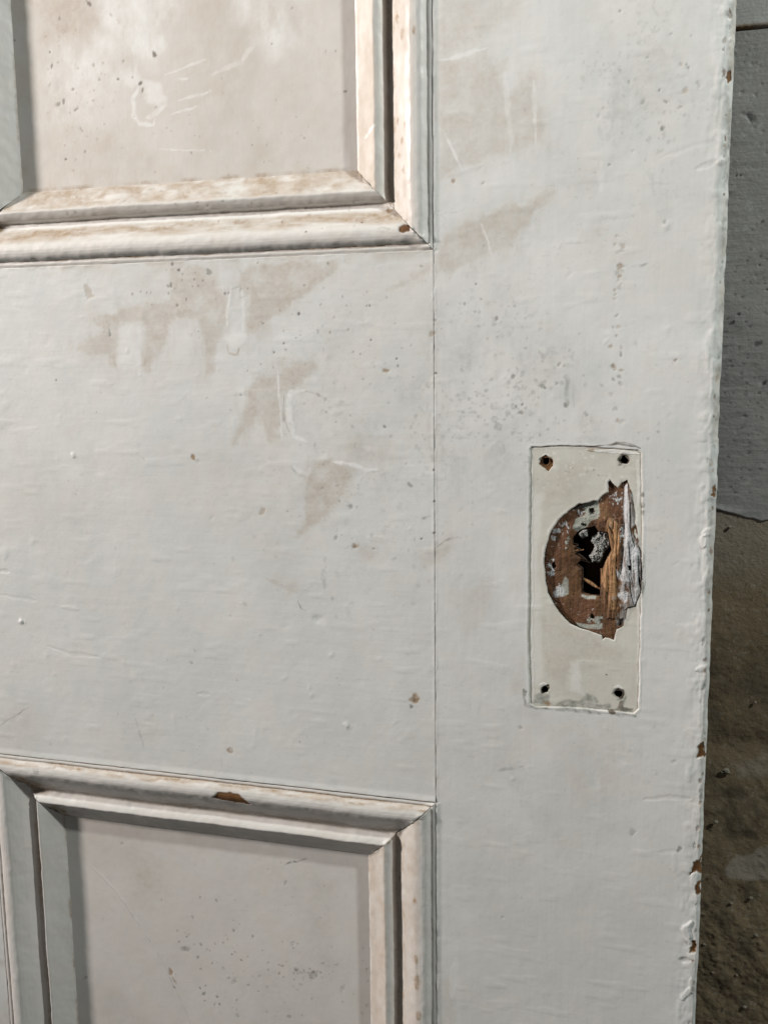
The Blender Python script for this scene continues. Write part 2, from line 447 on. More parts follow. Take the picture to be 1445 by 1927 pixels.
    # ---- single knocks, fly marks and flakes
    for a in ((167, 548, 7, 'stain', .9, 1.8), (337, 508, 3, 'speck', .8, 1), (322, 537, 3, 'speck', .6, 1.6), (325, 497, 3, 'speck', .6, 1),
              (394, 511, 4, 'grey', .9, 1.8), (335, 575, 3, 'speck', .5, 1), (208, 628, 3, 'grey', .7, 2), (364, 860, 5, 'dirt', .95, 1.2), (374, 868, 3, 'grey', .7, 1.5),
              (107, 716, 2, 'speck', .6, 1), (361, 1248, 3, 'grey', .8, 1.6), (434, 1412, 6, 'dirt', .75, 1), (495, 962, 4.5, 'stain', 1, 2),
              (727, 698, 4, 'dirt', .9, 1.6), (660, 953, 4.5, 'grey', .7, 1.1), (667, 1027, 6, 'dirt', .8, 1.2), (667, 1030, 3, 'speck', .5, 1),
              (632, 1012, 4, 'grey', .6, 1.2), (703, 1033, 3, 'grey', .8, 1), (780, 1317, 8, 'dirt', 1, 1.1), (780, 1318, 4, 'speck', .6, 1), (774, 1330, 3.5, 'speck', .6, 1.2),
              (814, 628, 6, 'dirt', .7, 1.4), (793, 1014, 2.5, 'speck', .7, 1), (817, 1003, 3, 'speck', .7, 1), (820, 702, 2.5, 'speck', .8, 1), (816, 884, 2.5, 'speck', .8, 1),
              (818, 944, 2.5, 'speck', .8, 1), (563, 590, 3, 'speck', .8, 1.3), (534, 646, 2.5, 'speck', .7, 1), (516, 663, 2.5, 'speck', .6, 1), (724, 803, 2.5, 'speck', .6, 1),
              (747, 675, 2.5, 'speck', .7, 1), (698, 640, 2, 'speck', .6, 1), (656, 621, 2.5, 'grey', .7, 1.5), (601, 745, 2.5, 'grey', .7, 2), (613, 752, 2.5, 'grey', .8, 2),
              (853, 340, 4, 'dirt', .75, 1.3), (910, 345, 3, 'grey', .5, 1.3), (1145, 310, 3, 'speck', .55, 1), (1166, 21, 3, 'speck', .5, 1), (934, 600, 3, 'speck', .5, 1.6),
              (1270, 678, 3, 'chip', .55, 1), (1021, 728, 5, 'grey', .8, 1.5), (1047, 722, 3, 'grey', .7, 1), (979, 777, 4, 'speck', .5, 1.4), (965, 708, 5, 'grey', .7, 1.1),
              (982, 762, 2.5, 'speck', .6, 1), (971, 765, 2.5, 'speck', .6, 1), (1065, 764, 5, 'grey', .9, 1), (1052, 686, 3.5, 'grey', .8, 1.4), (875, 572, 2.5, 'speck', .45, 1.5),
              (980, 1370, 5, 'stain', .9, 1.3), (1190, 1567, 6, 'grey', .45, 1.5), (1278, 1599, 5, 'grey', .95, 1.9), (945, 1727, 3, 'grey', .6, 1.4), (1268, 1434, 4, 'grey', .4, 1.5),
              (1240, 170, 3, 'grey', .7, 1), (1291, 122, 3, 'grey', .7, 1.2), (1294, 127, 4, 'grey', .6, 1), (1281, 122, 4, 'stain', .8, 1), (1287, 172, 6, 'stain', .85, 1), (1314, 159, 4, 'grey', .7, 1.5),
              (1245, 243, 4.5, 'grey', .85, 1), (1252, 191, 3.5, 'grey', .6, 1.6), (1210, 192, 4, 'grey', .5, 1.5), (1218, 108, 3, 'grey', .55, 1.4), (1262, 65, 3, 'grey', .6, 1.3), (1300, 68, 2.5, 'grey', .6, 1),
              (1183, 155, 3, 'grey', .6, 1.5), (1280, 200, 3, 'grey', .6, 1.5), (1126, 218, 4, 'grey', .4, 1.3), (1190, 285, 3, 'grey', .4, 1), (1250, 418, 4, 'grey', .5, 1.3)):
        f.spot(a[3], a[0], a[1], a[2], a[4], a[5], (a[0] * 7 + a[1] * 3) % 180, dep=.10)
    rs = np.random.RandomState(9)
    for y in (444, 460, 463, 470, 475, 502, 503, 510, 514, 520, 527, 536, 543, 546, 555, 562, 593, 615, 616, 632, 652, 654, 668, 690, 697, 709, 714, 722, 726, 742, 768, 791, 793):
        f.spot('dirt' if rs.rand() < .3 else 'grey', 1158 + rs.uniform(-13, 16), y, rs.uniform(2.5, 4.2), rs.uniform(.3, .7), 1.4, rs.uniform(0, 180), dep=.08)
    f.spot('dirt', 1165, 504, 5, .65, 2, 80, dep=.1); f.spot('dirt', 1155, 691, 5, .7, 1.5, 100, dep=.1)
    f.line('grey', [(1185, 500), (1220, 497)], 3, .4); f.line('grey', [(1192, 640), (1195, 655)], 3, .4)
    sc = f.scatter
    sc('speck', 640, 630, 100, 65, 46, 1.3, 2.4, .55, 2); sc('grey', 690, 770, 95, 75, 60, 1.5, 3.4, .42, 3)
    sc('grey', 970, 720, 60, 55, 70, 1.6, 4.2, .5, 4); sc('grey', 920, 620, 60, 70, 26, 1.4, 3, .5, 5)
    sc('grey', 1240, 160, 55, 60, 26, 1.6, 4, .4, 6, ang=70); sc('grey', 1110, 260, 60, 80, 24, 1.4, 3.2, .35, 7, ang=80)
    sc('grey', 620, 1080, 110, 60, 40, 1.5, 4.5, .35, 8); sc('grey', 800, 1000, 60, 50, 22, 1.5, 4, .4, 10)
    sc('grey', 1100, 560, 120, 100, 50, 1.3, 3, .28, 12); sc('speck', 1080, 800, 90, 25, 26, 1.2, 2.6, .4, 13)
    sc('grey', 400, 1350, 260, 60, 30, 1.5, 3.2, .28, 14); sc('grey', 1240, 1150, 50, 130, 24, 1.5, 4, .3, 15)
    sc('speck', 330, 540, 60, 22, 22, 1.4, 2.6, .6, 16); sc('speck', 600, 900, 60, 60, 14, 1.3, 2.3, .4, 17)
    sc('grey', 1230, 900, 25, 60, 16, 1.5, 3, .35, 18); sc('grey', 1000, 1600, 150, 160, 26, 1.4, 3.2, .2, 19)
    rs = np.random.RandomState(5)
    for k in range(150):
        x, y = rs.uniform(-20, 1330), rs.uniform(510, 1490)
        f.spot(None, x, y, rs.uniform(3, 9), 0, rs.uniform(1, 2.6), rs.choice([0., 10., 90., 45.]), bump=rs.choice([-.05, .05, .07, -.07, .1]))
    for x, y, r, b in ((41, 1169, 5, .7), (139, 856, 4, .4), (599, 1165, 9, -.28), (653, 1366, 5, .35), (623, 1232, 5, .15), (10, 1040, 8, .2), (1253, 425, 8, .22), (1140, 1370, 6, .1)):
        f.spot(None, x, y, r, 0, 1, 0, bump=b)


def seam_dirt(f, d, seed, a=.9, w=.45, g=1.):
    """dirt and a closing dip along a joint; d = distance from it in mm"""
    v = sst(w * .75, .05, d) * np.clip(.25 + 1.0 * fbm(f.X, f.Z, 8, seed, 4, .6), 0, 1) * g
    f.m['dirt'] = np.maximum(f.m['dirt'], v * a)
    f.m['speck'] = np.maximum(f.m['speck'], v * .55 * np.clip(fbm(f.X, f.Z, 4, seed + 3, 2), 0, 1))
    f.h -= (.10 + .16 * np.clip(.5 + fbm(f.X, f.Z, 11, seed + 7, 3), 0, 1)) * g * sst(.24, .0, d)
    f.h += .10 * sst(1.5, .5, d) * np.clip(.4 + fbm(f.X, f.Z, 5, seed + 5, 2), 0, 1)


door = empty('panelled_door', BASE, 'old white painted panelled door with a torn out lock hole in its stile', 'door')

# ------------------------------------------------------------------ stile
xs = axis(XJ, XE - 6, .42, ((XJ, .9), (PLX0, .5), (PLX1, .5)), .13)
q = 1 - (1 - np.linspace(0, 1, 34)[1:]) ** 1.8
xs = np.concatenate([xs[:-1], XE - 6 + np.concatenate([[0], q]) * 6])
for e in (PLX0, PLX1): xs[np.argmin(abs(xs - e))] = e
zs = axis(Z0 - 130, Z1 + 130, .44, ((PLZ0, .5), (PLZ1, .5)), .13, (-330, 200))
for e in (PLZ0, PLZ1): zs[np.argmin(abs(zs - e))] = e
X, Z = np.meshgrid(xs, zs)
f = Field(X, Z)
face_marks(f)
ez = XE - .22 * fbm(Z, X * 0 + 3, 14, 44, 4, .6) - .28 * np.clip(fbm(Z, X * 0, 5, 47, 2), 0, 1)
d = XE - X
r = np.interp(Z, [-300, -120, 0, 140], [1.6, 2.4, 4.2, 4.8]) * (1 + .28 * fbm(Z, X * 0 + 9, 16, 45, 3))
r = np.clip(r, .9, 6)
bev = np.where(d < r, r - np.sqrt(np.maximum(r * r - (r - d) ** 2, 0)), 0)
near = sst(13, 2, d) * sst(0, 1.2, d)
lump = fbm(X, Z, (5, 9), 51, 3)
f.h += near * .30 * np.clip(fbm(X, Z, (4, 12), 58, 3) - .1, 0, 1)
f.h += near * (.20 * lump + .22 * np.clip(fbm(X, Z, 4, 53, 2), 0, 1))
edge_band = sst(3.4, 1.2, d) * np.interp(Z, [-320, -200, 0, 140], [.25, .3, .8, 1])
f.m['stain'] = np.maximum(f.m['stain'], edge_band * np.clip(.55 + .6 * fbm(X, Z, (3, 8), 54, 3), 0, .95))
f.m['grey'] = np.maximum(f.m['grey'], edge_band * np.clip(.9 * fbm(X, Z, (3, 6), 57, 3) + .35, 0, .8))  # grime, greyed further to offset lamp brightness on the rounded edge
# chips that show brown wood along the arris
ch = lambda P, a=1., **k: f.poly('chip', P, soft=.22, a=a, warp=.6, scale=1.6, dep=.5, **k)
ch([(1312, 1403), (1322, 1398), (1326, 1425), (1311, 1425)]); ch([(1298, 1645), (1306, 1625), (1320, 1612), (1321, 1650), (1310, 1640)])
ch([(1308, 1668), (1317, 1660), (1318, 1682), (1309, 1685)]); ch([(1300, 1772), (1309, 1770), (1307, 1792), (1298, 1792)])
ch([(1367, 137), (1374, 132), (1376, 150), (1369, 156)]); ch([(1338, 918), (1346, 910), (1345, 936), (1338, 934)])
f.spot('white', 1343, 912, 5, .8); ch([(1360, 95), (1364, 92), (1365, 100)], .6)
rs = np.random.RandomState(77)
for k in range(60):
    y = rs.uniform(-20, 1940); xx = np.interp(y, [0, 960, 1927], [1379, 1343, 1303])
    f.spot(rs.choice(['dirt', 'grey', 'grey', 'chip']), xx - abs(rs.randn()) * 6, y, rs.uniform(2, 4.5), rs.uniform(.35, .8), rs.uniform(1, 2.6), 90, dep=.15)
# lifted flakes of paint near the lower arris
for P, b in (([(1300, 1735), (1290, 1745), (1296, 1775)], .5), ([(1278, 1806), (1300, 1806)], -.35), ([(1282, 1880), (1300, 1858)], .35), ([(1325, 1005), (1322, 1030)], .4),
             ([(1345, 990), (1335, 1000), (1320, 1005)], .35), ([(1300, 1840), (1306, 1870)], .3), ([(1330, 1250), (1310, 1262)], .3)):
    f.line('grey' if b < 0 else None, P, 7, .4, bump=b)
seam_dirt(f, X - XJ, 61, g=np.where((Z > ZU) | (Z < ZL), .25, 1.))
# the quirk beside the mouldings: paint built up along the joint
f.h += np.where((Z > ZU) | (Z < ZL), .25 * sst(2.6, .6, X - XJ), 0)
Y = -f.h + bev
V = np.stack([X + (ez - XE) * sst(7, 0, d), Y, Z], -1)
side = [V[:, -1] + np.array([dx, dy, 0]) for dx, dy in ((.05, 1.5), (.05, 8), (0, 40))]
V = np.concatenate([V, np.stack(side, 1)], 1)
for k in KEYS: f.m[k] = np.concatenate([f.m[k], np.repeat(f.m[k][:, -1:], 3, 1) * .5], 1)
cx = .5 * (xs[1:] + xs[:-1]); cz = .5 * (zs[1:] + zs[:-1])
drop = np.zeros((len(zs) - 1, V.shape[1] - 1), bool)
drop[:, :len(xs) - 1] = (cz[:, None] > PLZ0) & (cz[:, None] < PLZ1) & (cx[None] > PLX0) & (cx[None] < PLX1)
v, q_, mk = prune(V, quads(*V.shape[:2], drop), f.m)
stile = raw_mesh('stile', v, q_, M_stile, door, mk)
STILE_Z = (zs[0], zs[-1])

# ------------------------------------------------------------------ lock rail
xs = axis(X0 - 20, XJ - .06, .44, ((XJ, .9),), .13)
zs = axis(ZL + .05, ZU - .05, .44, ((ZL, .8), (ZU, .8)), .13)
X, Z = np.meshgrid(xs, zs); f = Field(X, Z)
face_marks(f)
f.h += .07
seam_dirt(f, XJ - X, 63, .8)
seam_dirt(f, ZU - Z, 65, .75, .6); seam_dirt(f, Z - ZL, 67, .95, .8)
f.m['stain'] = np.maximum(f.m['stain'], .55 * sst(7, .5, ZU - Z) * np.clip(.4 + fbm(X, Z, 9, 68, 3), 0, 1))
f.h += .30 * sst(3.5, .6, Z - ZL)
raw_mesh('lock_rail', np.stack([X, -f.h, Z], -1), quads(*X.shape), M_rail, door, f.m)

# ------------------------------------------------------------------ muntin (left edge of the picture) and the door's hidden core
xs = np.concatenate([np.linspace(XM - 110, XM - 8, 12), axis(XM - 7.5, XM, .5, ((XM, 1.),), .15)])
for za, zb in ((Z0 - 130, ZL), (ZU, Z1 + 130)):
    zs = axis(za, zb, .8, (), .8, (-360, 220)); X, Z = np.meshgrid(xs, zs); f = Field(X, Z); face_marks(f); seam_dirt(f, XM - X, 69)
    if za < ZL: f.m['stain'] = np.maximum(f.m['stain'], .6 * np.clip(.3 + fbm(X, Z, 12, 70, 3), 0, 1))
    raw_mesh('muntin', np.stack([X, -f.h, Z], -1), quads(*X.shape), M_stile, door, f.m)
xs = np.linspace(XM - 110, X0 - 20, 40); zs = np.linspace(ZL, ZU, 120); X, Z = np.meshgrid(xs, zs); f = Field(X, Z); face_marks(f)
raw_mesh('muntin', np.stack([X, -f.h, Z], -1), quads(*X.shape), M_stile, door, f.m)


def box_part(name, x0, x1, y0, y1, z0, z1, m, parent, base=BASE):
    V = [(x, y, z) for x in (x0, x1) for y in (y0, y1) for z in (z0, z1)]
    return raw_mesh(name, V, [(0, 1, 3, 2), (4, 6, 7, 5), (0, 4, 5, 1), (2, 3, 7, 6), (0, 2, 6, 4), (1, 5, 7, 3)], m, parent, smooth=False, base=base)


# ------------------------------------------------------------------ panels
MW = 35.4
PD = 10.


def panel(z0, z1, upper):
    xs = axis(X0 + MW - 2.5, X1 - MW + 2.5, .44); zs = axis(z0, z1, .46, (), .4, (-360, 200)); X, Z = np.meshgrid(xs, zs); f = Field(X, Z, PD)
    f.h += .06 * fbm(X, Z, 45, 111, 3) + .025 * fbm(X, Z, 6, 112, 3)
    if upper:
        f.m['stain'] = .30 + .30 * np.clip(.3 + fbm(X, Z, 45, 113, 4), 0, 1) + .10 * fbm(X, Z, 10, 116, 3)
        w = lambda P, a=.6, **k: f.poly('white', P, a=a, **k)
        w([(75, 130), (120, 90), (180, 60), (230, 50), (230, 200), (150, 220), (90, 240), (78, 200)], .7, soft=7, warp=5, scale=12)
        w([(180, -40), (330, -40), (350, 40), (330, 90), (290, 120), (240, 110), (190, 50)], .8, soft=5, warp=5, scale=12)
        w([(440, 0), (560, -20), (570, 40), (520, 100), (470, 60)], .8, soft=6, warp=5, scale=12)
        w([(225, 130), (262, 140), (270, 160), (230, 165)], .6, soft=2)
        w([(275, 150), (300, 158), (312, 185), (300, 200), (280, 190)], .65, soft=1.5)
        w([(590, 330), (650, 285), (655, 320)], .6, soft=3)
        l = lambda P, wd=3, a=.7: f.line('white', P, wd, a)
        l([(262, 162), (251, 185), (250, 214), (262, 231), (290, 234), (294, 222)], 6, .65)
        l([(312, 180), (311, 198), (296, 212), (275, 221)], 7, .55); l([(258, 70), (256, 140)], 9, .45)
        l([(310, 140), (345, 128), (388, 112)], 3, .6); l([(333, 190), (365, 180), (400, 170)], 3, .5); l([(320, 215), (372, 200)], 3, .6)
        l([(335, 150), (355, 148)], 4, .6); l([(300, 281), (400, 284)], 1.6, .6); l([(400, 140), (450, 118), (500, 60)], 6, .35)
        for x, y, r, a, s in ((168, 7, 3.2, .9, 1.8), (113, 35, 3, .5, 1.3), (95, 98, 2, .9, 1), (98, 125, 2.5, .8, 2), (291, 102, 3.5, .95, 1.4), (223, 149, 2.6, .85, 1), (265, 157, 3.8, .95, 1.3),
                              (269, 170, 3, .7, 1.6), (139, 168, 2.8, .6, 1), (121, 190, 3, .7, 2), (111, 197, 3.5, .5, 1.5), (145, 205, 3, .6, 2), (125, 300, 2.8, .9, 1), (161, 286, 2, .6, 1), (361, 287, 2.2, .5, 1.5),
                              (177, 122, 3, .4, 1.5), (188, 150, 2.5, .5, 1), (155, 245, 3, .35, 2), (110, 118, 2, .5, 1), (233, 115, 2.5, .4, 1.3), (250, 145, 2.4, .5, 1), (27, 76, 3, .6, 1),
                              (650, 172, 2.6, .7, 1.4), (632, 96, 2, .6, 1), (573, 260, 2.3, .6, 1), (475, 273, 2, .6, 1), (613, 97, 1.6, .5, 1), (512, 82, 2, .5, 1), (550, 15, 2, .5, 1)):
            f.spot('speck', x, y, r, a * .85, s, (x * 5 + y) % 180, dep=.05)
        f.scatter('dirt', 160, 150, 60, 90, 46, 1.3, 2.6, .5, 21); f.scatter('speck', 430, 250, 130, 70, 30, 1.0, 1.9, .4, 22)
        f.scatter('dirt', 120, 30, 35, 30, 16, 2, 6, .35, 23); f.poly('dirt', [(75, -10), (150, -20), (180, 30), (160, 70), (75, 70)], a=.22, soft=6, warp=5)
        e = Z - (ZU + MW)
        f.m['dirt'] = np.maximum(f.m['dirt'], .55 * sst(1.6, .2, e) * np.clip(.4 + fbm(X, Z, 8, 118, 3), 0, 1))
        f.m['stain'] = np.maximum(f.m['stain'], .55 * sst(14, 0, e) * np.clip(.4 + .7 * fbm(X, Z, 10, 119, 3), 0, 1))
    else:
        f.m['stain'] = .10 + .30 * np.clip(.2 + fbm(X, Z, 55, 123, 4), 0, 1) + .06 * fbm(X, Z, 10, 126, 3)
        f.poly('stain', [(235, 1620), (300, 1610), (320, 1680), (270, 1710), (235, 1680)], a=.55, soft=8)
        f.line('white', [(172, 1628), (215, 1670), (250, 1720), (290, 1780), (320, 1840)], 3, .35, bump=.08)
        f.line('grey', [(176, 1634), (218, 1676), (253, 1726), (293, 1786), (318, 1836), (360, 1927)], 2, .28)
        f.line('grey', [(536, 1626), (560, 1621), (578, 1615)], 2.4, .8)
        f.spot('dirt', 322, 1829, 5, .8, 1.6, 100, dep=.1); f.line('dirt', [(322, 1835), (335, 1855)], 2, .5)
        for x, y, r, a, s in ((538, 1662, 4, .6, 1.4), (230, 1587, 2.6, .6, 1.3), (152, 1565, 3, .7, 1), (476, 1762, 3, .7, 1), (505, 1636, 2, .6, 1), (550, 1688, 2, .5, 1), (305, 1694, 2, .8, 1), (363, 1726, 2.4, .7, 1),
                              (351, 1786, 5, .6, 2.2), (373, 1802, 3, .8, 1), (440, 1751, 2.6, .7, 1), (352, 1763, 2, .7, 1), (385, 1870, 3.2, .9, 1.5), (386, 1884, 2.5, .9, 1), (409, 1876, 2.5, .8, 1.3), (441, 1847, 3, .6, 2),
                              (590, 1836, 7, .55, 1.8), (560, 1826, 4, .7, 1.7), (545, 1914, 4, .55, 1.3), (646, 1860, 4, .4, 2), (489, 1838, 3, .5, 1), (504, 1857, 2.5, .7, 1), (487, 1866, 2.2, .7, 1), (467, 1854, 2.2, .6, 1),
                              (625, 1783, 2.4, .5, 1), (552, 1776, 4, .3, 1.5), (448, 1912, 4, .4, 1), (163, 1840, 3, .7, 2)):
            f.spot('grey', x, y, r, a, s, 20 + (x * 5 + y) % 60, dep=.06)
        f.scatter('speck', 580, 1832, 38, 9, 34, 1.2, 2.4, .55, 31); f.scatter('speck', 390, 1800, 38, 60, 34, 1.2, 2.2, .6, 32)
        f.scatter('grey', 520, 1850, 110, 60, 60, 1.2, 3, .4, 33); f.scatter('speck', 560, 1700, 90, 60, 20, 1., 1.8, .4, 34)
        f.m['grey'] = np.maximum(f.m['grey'], .10 * np.clip(fbm(X, Z, 22, 128, 3), 0, 1))
    # the thick ragged paint line down the right of each sunk panel
    raw_mesh('panel', np.stack([X, PD - f.h, Z], -1), quads(*X.shape), M_panel, door, f.m)


panel(ZU + MW - 2.5, Z1 - MW + 2.5, True)
panel(Z0 + MW - 2.5, ZL - MW + 2.5, False)

# ------------------------------------------------------------------ mouldings
prof = np.array([(0, -.06), (.35, .0), (.6, .12), (1.1, .28), (1.7, .24), (2.1, .02), (2.35, -.05), (2.6, .15), (3.0, .75), (3.7, 1.5), (4.7, 2.1), (6.0, 2.45), (7.4, 2.5), (8.6, 2.3),
                 (9.8, 1.75), (11.2, .8), (13.0, -.7), (15.0, -2.5), (17.0, -4.6), (18.6, -5.9), (19.3, -6.15), (20.2, -6.2), (20.5, -5.9), (20.85, -5.0),
                 (21.2, -4.2), (21.7, -3.6), (22.8, -2.9), (24.0, -2.4), (24.8, -2.2), (25.3, -2.45), (27.5, -4.3), (30.5, -6.85), (33.6, -9.15), (34.3, -9.75), (34.8, -10.1), (35.6, -10.6)])
prof[:, 0] *= MW / 35.2
fd = np.concatenate([np.linspace(a, b, max(2, int((b - a) / .34) + 1))[:-1] for a, b in zip(prof[:-1, 0], prof[1:, 0])] + [[prof[-1, 0]]])
fh = np.interp(fd, prof[:, 0], prof[:, 1])
RZ = {True: (ZU, Z1), False: (Z0, ZL)}


def moulding(side, upper, seed):
    z0, z1 = RZ[upper]
    a0, a1 = (z0, z1) if side in 'LR' else (X0, X1)
    L = a1 - a0
    t = np.concatenate([np.linspace(0, .06, int(L * .06 / .4)), np.linspace(.06, .94, int(L * .88 / .75))[1:-1], np.linspace(.94, 1, int(L * .06 / .4))])
    T, Dd = np.meshgrid(t, fd, indexing='ij'); H = np.broadcast_to(fh if side != 'L' else np.interp(fd, np.append(prof[:, 0][prof[:, 0] < 20.5], [22.9, 23.5, 24.1, 24.7, 25.3, 34.8, 35.6]), np.append(prof[:, 1][prof[:, 0] < 20.5], [-6.0, -3.6, -2.1, -1.9, -2.3, -10.1, -10.6])), T.shape).copy()
    A = a0 + Dd + T * (L - 2 * Dd)                     # mitred ends
    # hand-run timber under many coats: wavering edges
    Dw = Dd + .22 * fbm(A, Dd * 0, 26, seed, 3) * sst(0, 3, Dd) * sst(MW, MW - 3, Dd) + .14 * fbm(A, Dd, (5, 4), seed + 1, 2) * sst(0, 2, Dd) * sst(MW, MW - 2, Dd)
    if side == 'L': X, Z = X0 + Dd, A; Xo, Zo = X0 + Dw, A
    if side == 'R': X, Z = X1 - Dd, A; Xo, Zo = X1 - Dw, A
    if side == 'B': X, Z = A, z0 + Dd; Xo, Zo = A, z0 + Dw
    if side == 'T': X, Z = A, z1 - Dd; Xo, Zo = A, z1 - Dw
    f = Field(X, Z); m = f.m; f.sep = False
    f.h = H + .06 * fbm(A, Dd, (9, 5), seed + 2, 3) + .05 * fbm(A, Dd, (3, 2), seed + 3, 2)
    n1 = lambda s, sc=(10, 3), b=.5: np.clip(b + .8 * fbm(A, Dd, sc, seed + s, 4), 0, 1)
    band = lambda a, b, s=.5: sst(a - s, a + s, Dd) * sst(b + s, b - s, Dd)
    add = lambda k, v: m.__setitem__(k, np.maximum(m[k], v))
    # dirt lying in every quirk and groove
    add('dirt', band(1.95, 2.55, .22) * n1(5, (14, 3), .45 if side in 'TB' else .15) * (.85 if side in 'TB' else .5))
    add('dirt', band(0, .3, .3) * n1(6, (9, 3), .35) * (.35 if side in 'LR' else .7))
    add('dirt', band(18.9, 20.6 + 2.6 * (side == 'L'), .5) * n1(7, (30, 3), .75) * (.6 if side in 'LR' else .4))
    add('dirt', band(34.0, 36, .4) * n1(8, (8, 3), .3) * .7)
    mit = np.minimum(T * (L - 2 * Dd), (1 - T) * (L - 2 * Dd))
    add('dirt', sst(.5, .1, mit) * n1(9, (4, 2), .1) * .5)
    add('dirt', sst(9, 1, mit) * band(18, 21, .8) * .6 * n1(19, (5, 2), .6))
    f.h -= .08 * sst(.5, 0, mit)
    f.h += .55 * np.exp(-(mit / 1.6) ** 2) * np.clip(.25 + fbm(A, Dd, 3, seed + 12, 2), 0, 1) * band(1., 34, 1)
    f.h += .5 * np.exp(-(mit / 3.5) ** 2) * band(.5, 4, 1.2) + .8 * np.exp(-(mit / 2.5) ** 2) * band(18, 21, .8)
    add('stain', .10 + .15 * np.clip(fbm(A, Dd, 20, seed + 11, 3), 0, 1))
    if side == 'B':
        add('white', band(17.5, 20.2, .6) * .5)  # lit lower lip of the groove, painted whiter
        add('stain', band(25.2, 35, .4) * n1(13, (12, 3), .75) * .85); add('dirt', band(26, 35, 1.) * n1(14, (6, 2.5), .52) * .55)
        add('stain', band(10.5, 17.2, 1.2) * n1(15, (18, 3), .7)); add('dirt', band(12.0, 16.8, 1.4) * n1(16, (11, 2), .6) * .7)
        add('stain', band(21, 24.5, .5) * .35)
        f.scatter('speck', 400, 385, 230, 26, 36, 1.3, 2.6, .5, seed, dep=.05)
    if side == 'T':
        add('stain', band(2.6, 5.0, .6) * n1(13, (9, 2), .62)); add('dirt', band(2.5, 4.4, .5) * n1(14, (8, 1.5), .28) * .9)
        add('dirt', band(1.8, 2.6, .3) * n1(15, (20, 2), .85)); add('stain', band(16.5, 20.5, .8) * n1(16, (9, 2), .45) * .8)
    if side == 'R':
        add('stain', band(14.5, 19.5, 1) * n1(13, (14, 2.5), .45) * .8); add('dirt', band(15.5, 18.5, .8) * n1(14, (5, 1.2), -.05) * .8)
        add('stain', band(24.5, 34, .6) * (.80 + .4 * n1(21, (20, 4), .4))); add('stain', band(7.5, 19, 1.5) * (.55 + .4 * n1(22, (16, 4), .4)))  # pinkish tint, deepened to hold down the brightness of these lit slopes
    if side == 'L':
        add('stain', band(2.5, 4.5, .6) * n1(13, (12, 2), .3) * .7)
    ch = lambda P, **k: f.poly('chip', P, soft=.28, warp=.35, scale=2.2, dep=.35, **k)
    if side == 'B' and upper:
        ch([(752, 430), (762, 422), (773, 424), (774, 436), (762, 441), (753, 437)])
        f.line('grey', [(712, 434), (722, 428), (735, 432), (730, 439), (714, 438)], 2.2, .4)
        f.spot('dirt', 731, 395, 5, 1, 1.8, 0); f.spot('dirt', 740, 408, 4, .9, 2, 0); f.spot('speck', 681, 419, 2.6, .8); f.spot('speck', 579, 438, 2.2, .8)
    if side in 'TB':
        lend = sst(20, 6, T * (L - 2 * Dd))
        add('dirt', lend * (band(10, 21, 1.5) + band(25.5, 36, .8) * (side == 'T')) * n1(20, (6, 3), .8) * .9)  # left corners: brown dirt together with painted shade
    if side == 'T' and not upper:
        f.depth = -2.6
        ch([(400, 1503), (410, 1493), (432, 1491), (450, 1496), (462, 1508), (471, 1517), (440, 1513), (415, 1508)])
        f.spot('grey', 69, 1452, 5, .45, 1.4, 80)
    if side == 'R':
        for (x, y, r) in ((745, 30, 4), (757, 65, 4), (763, 235, 3), (756, 262, 3), (745, 225, 3), (759, 320, 3), (748, 290, 3), (782, 60, 4), (786, 1845, 7), (784, 1800, 4), (782, 1690, 4), (790, 1905, 6), (748, 1665, 3), (728, 1588, 4), (705, 1602, 5)):
            f.spot('dirt', x, y, r, .75, 2.2, 85)
        f.line('white', [(678, 255), (690, 243), (705, 232)], 3, .9); f.line('grey', [(785, 1790), (787, 1850)], 3, .6)
    V = np.stack([Xo, -f.h, Zo], -1)
    flip = side in 'RB'
    raw_mesh('moulding', V, quads(*T.shape, flip=(side in 'LT')), M_mould, door, m)


sd = 200
for up in (True, False):
    for s in 'LRBT':
        moulding(s, up, sd); sd += 30

# backing core so that no light passes through the door
M_core, t_, b_ = mat('old_pine'); n_ = N(t_)
t_.links.new(n_.mix(n_.noise(160, 4, .6, (1, 1, .08)), (.10, .045, .018), (.24, .125, .05)), b_.inputs['Base Color']); b_.inputs['Roughness'].default_value = .8
box_part('core', XM - 110, PLX0 + .5, 16, 40, STILE_Z[0] + .5, STILE_Z[1] - .5, M_core, door)
box_part('core', PLX1 - .5, XE - .6, 16, 39.6, STILE_Z[0] + .5, STILE_Z[1] - .5, M_core, door)
box_part('core', PLX0 + .5, PLX1 - .5, 18, 40, STILE_Z[0] + .5, STILE_Z[1] - .5, M_core, door)

# ------------------------------------------------------------------ imprint of the missing lock plate
HOLE_PX = (zz(960, 800, 4.817, [(305, 1250), (318, 1130), (365, 960), (435, 862), (530, 778), (620, 716), (700, 705), (745, 690), (795, 690), (830, 640), (885, 610), (888, 520), (902, 500), (972, 572), (1005, 522),
            (1055, 500), (1078, 545), (1092, 640), (1120, 720), (1132, 820), (1130, 900), (1098, 945), (1150, 1060), (1188, 1150), (1195, 1440)]) +
           zz(960, 1080, 4.817, [(1190, 60), (1182, 170), (1135, 300), (1062, 320), (1035, 420), (1025, 470), (960, 505), (935, 600), (880, 585), (858, 578), (835, 595), (828, 560), (740, 530), (620, 492), (540, 452),
            (450, 362), (390, 272), (340, 170), (315, 40)]))
SCREWS = ((1027, 869, 8.0), (1174, 866, 8.5), (1024, 1299, 8.2), (1163, 1306, 9.2))
xs = np.linspace(PLX0, PLX1, 360); zs = np.linspace(PLZ0, PLZ1, 800); X, Z = np.meshgrid(xs, zs); f = Field(X, Z)
face_marks(f)
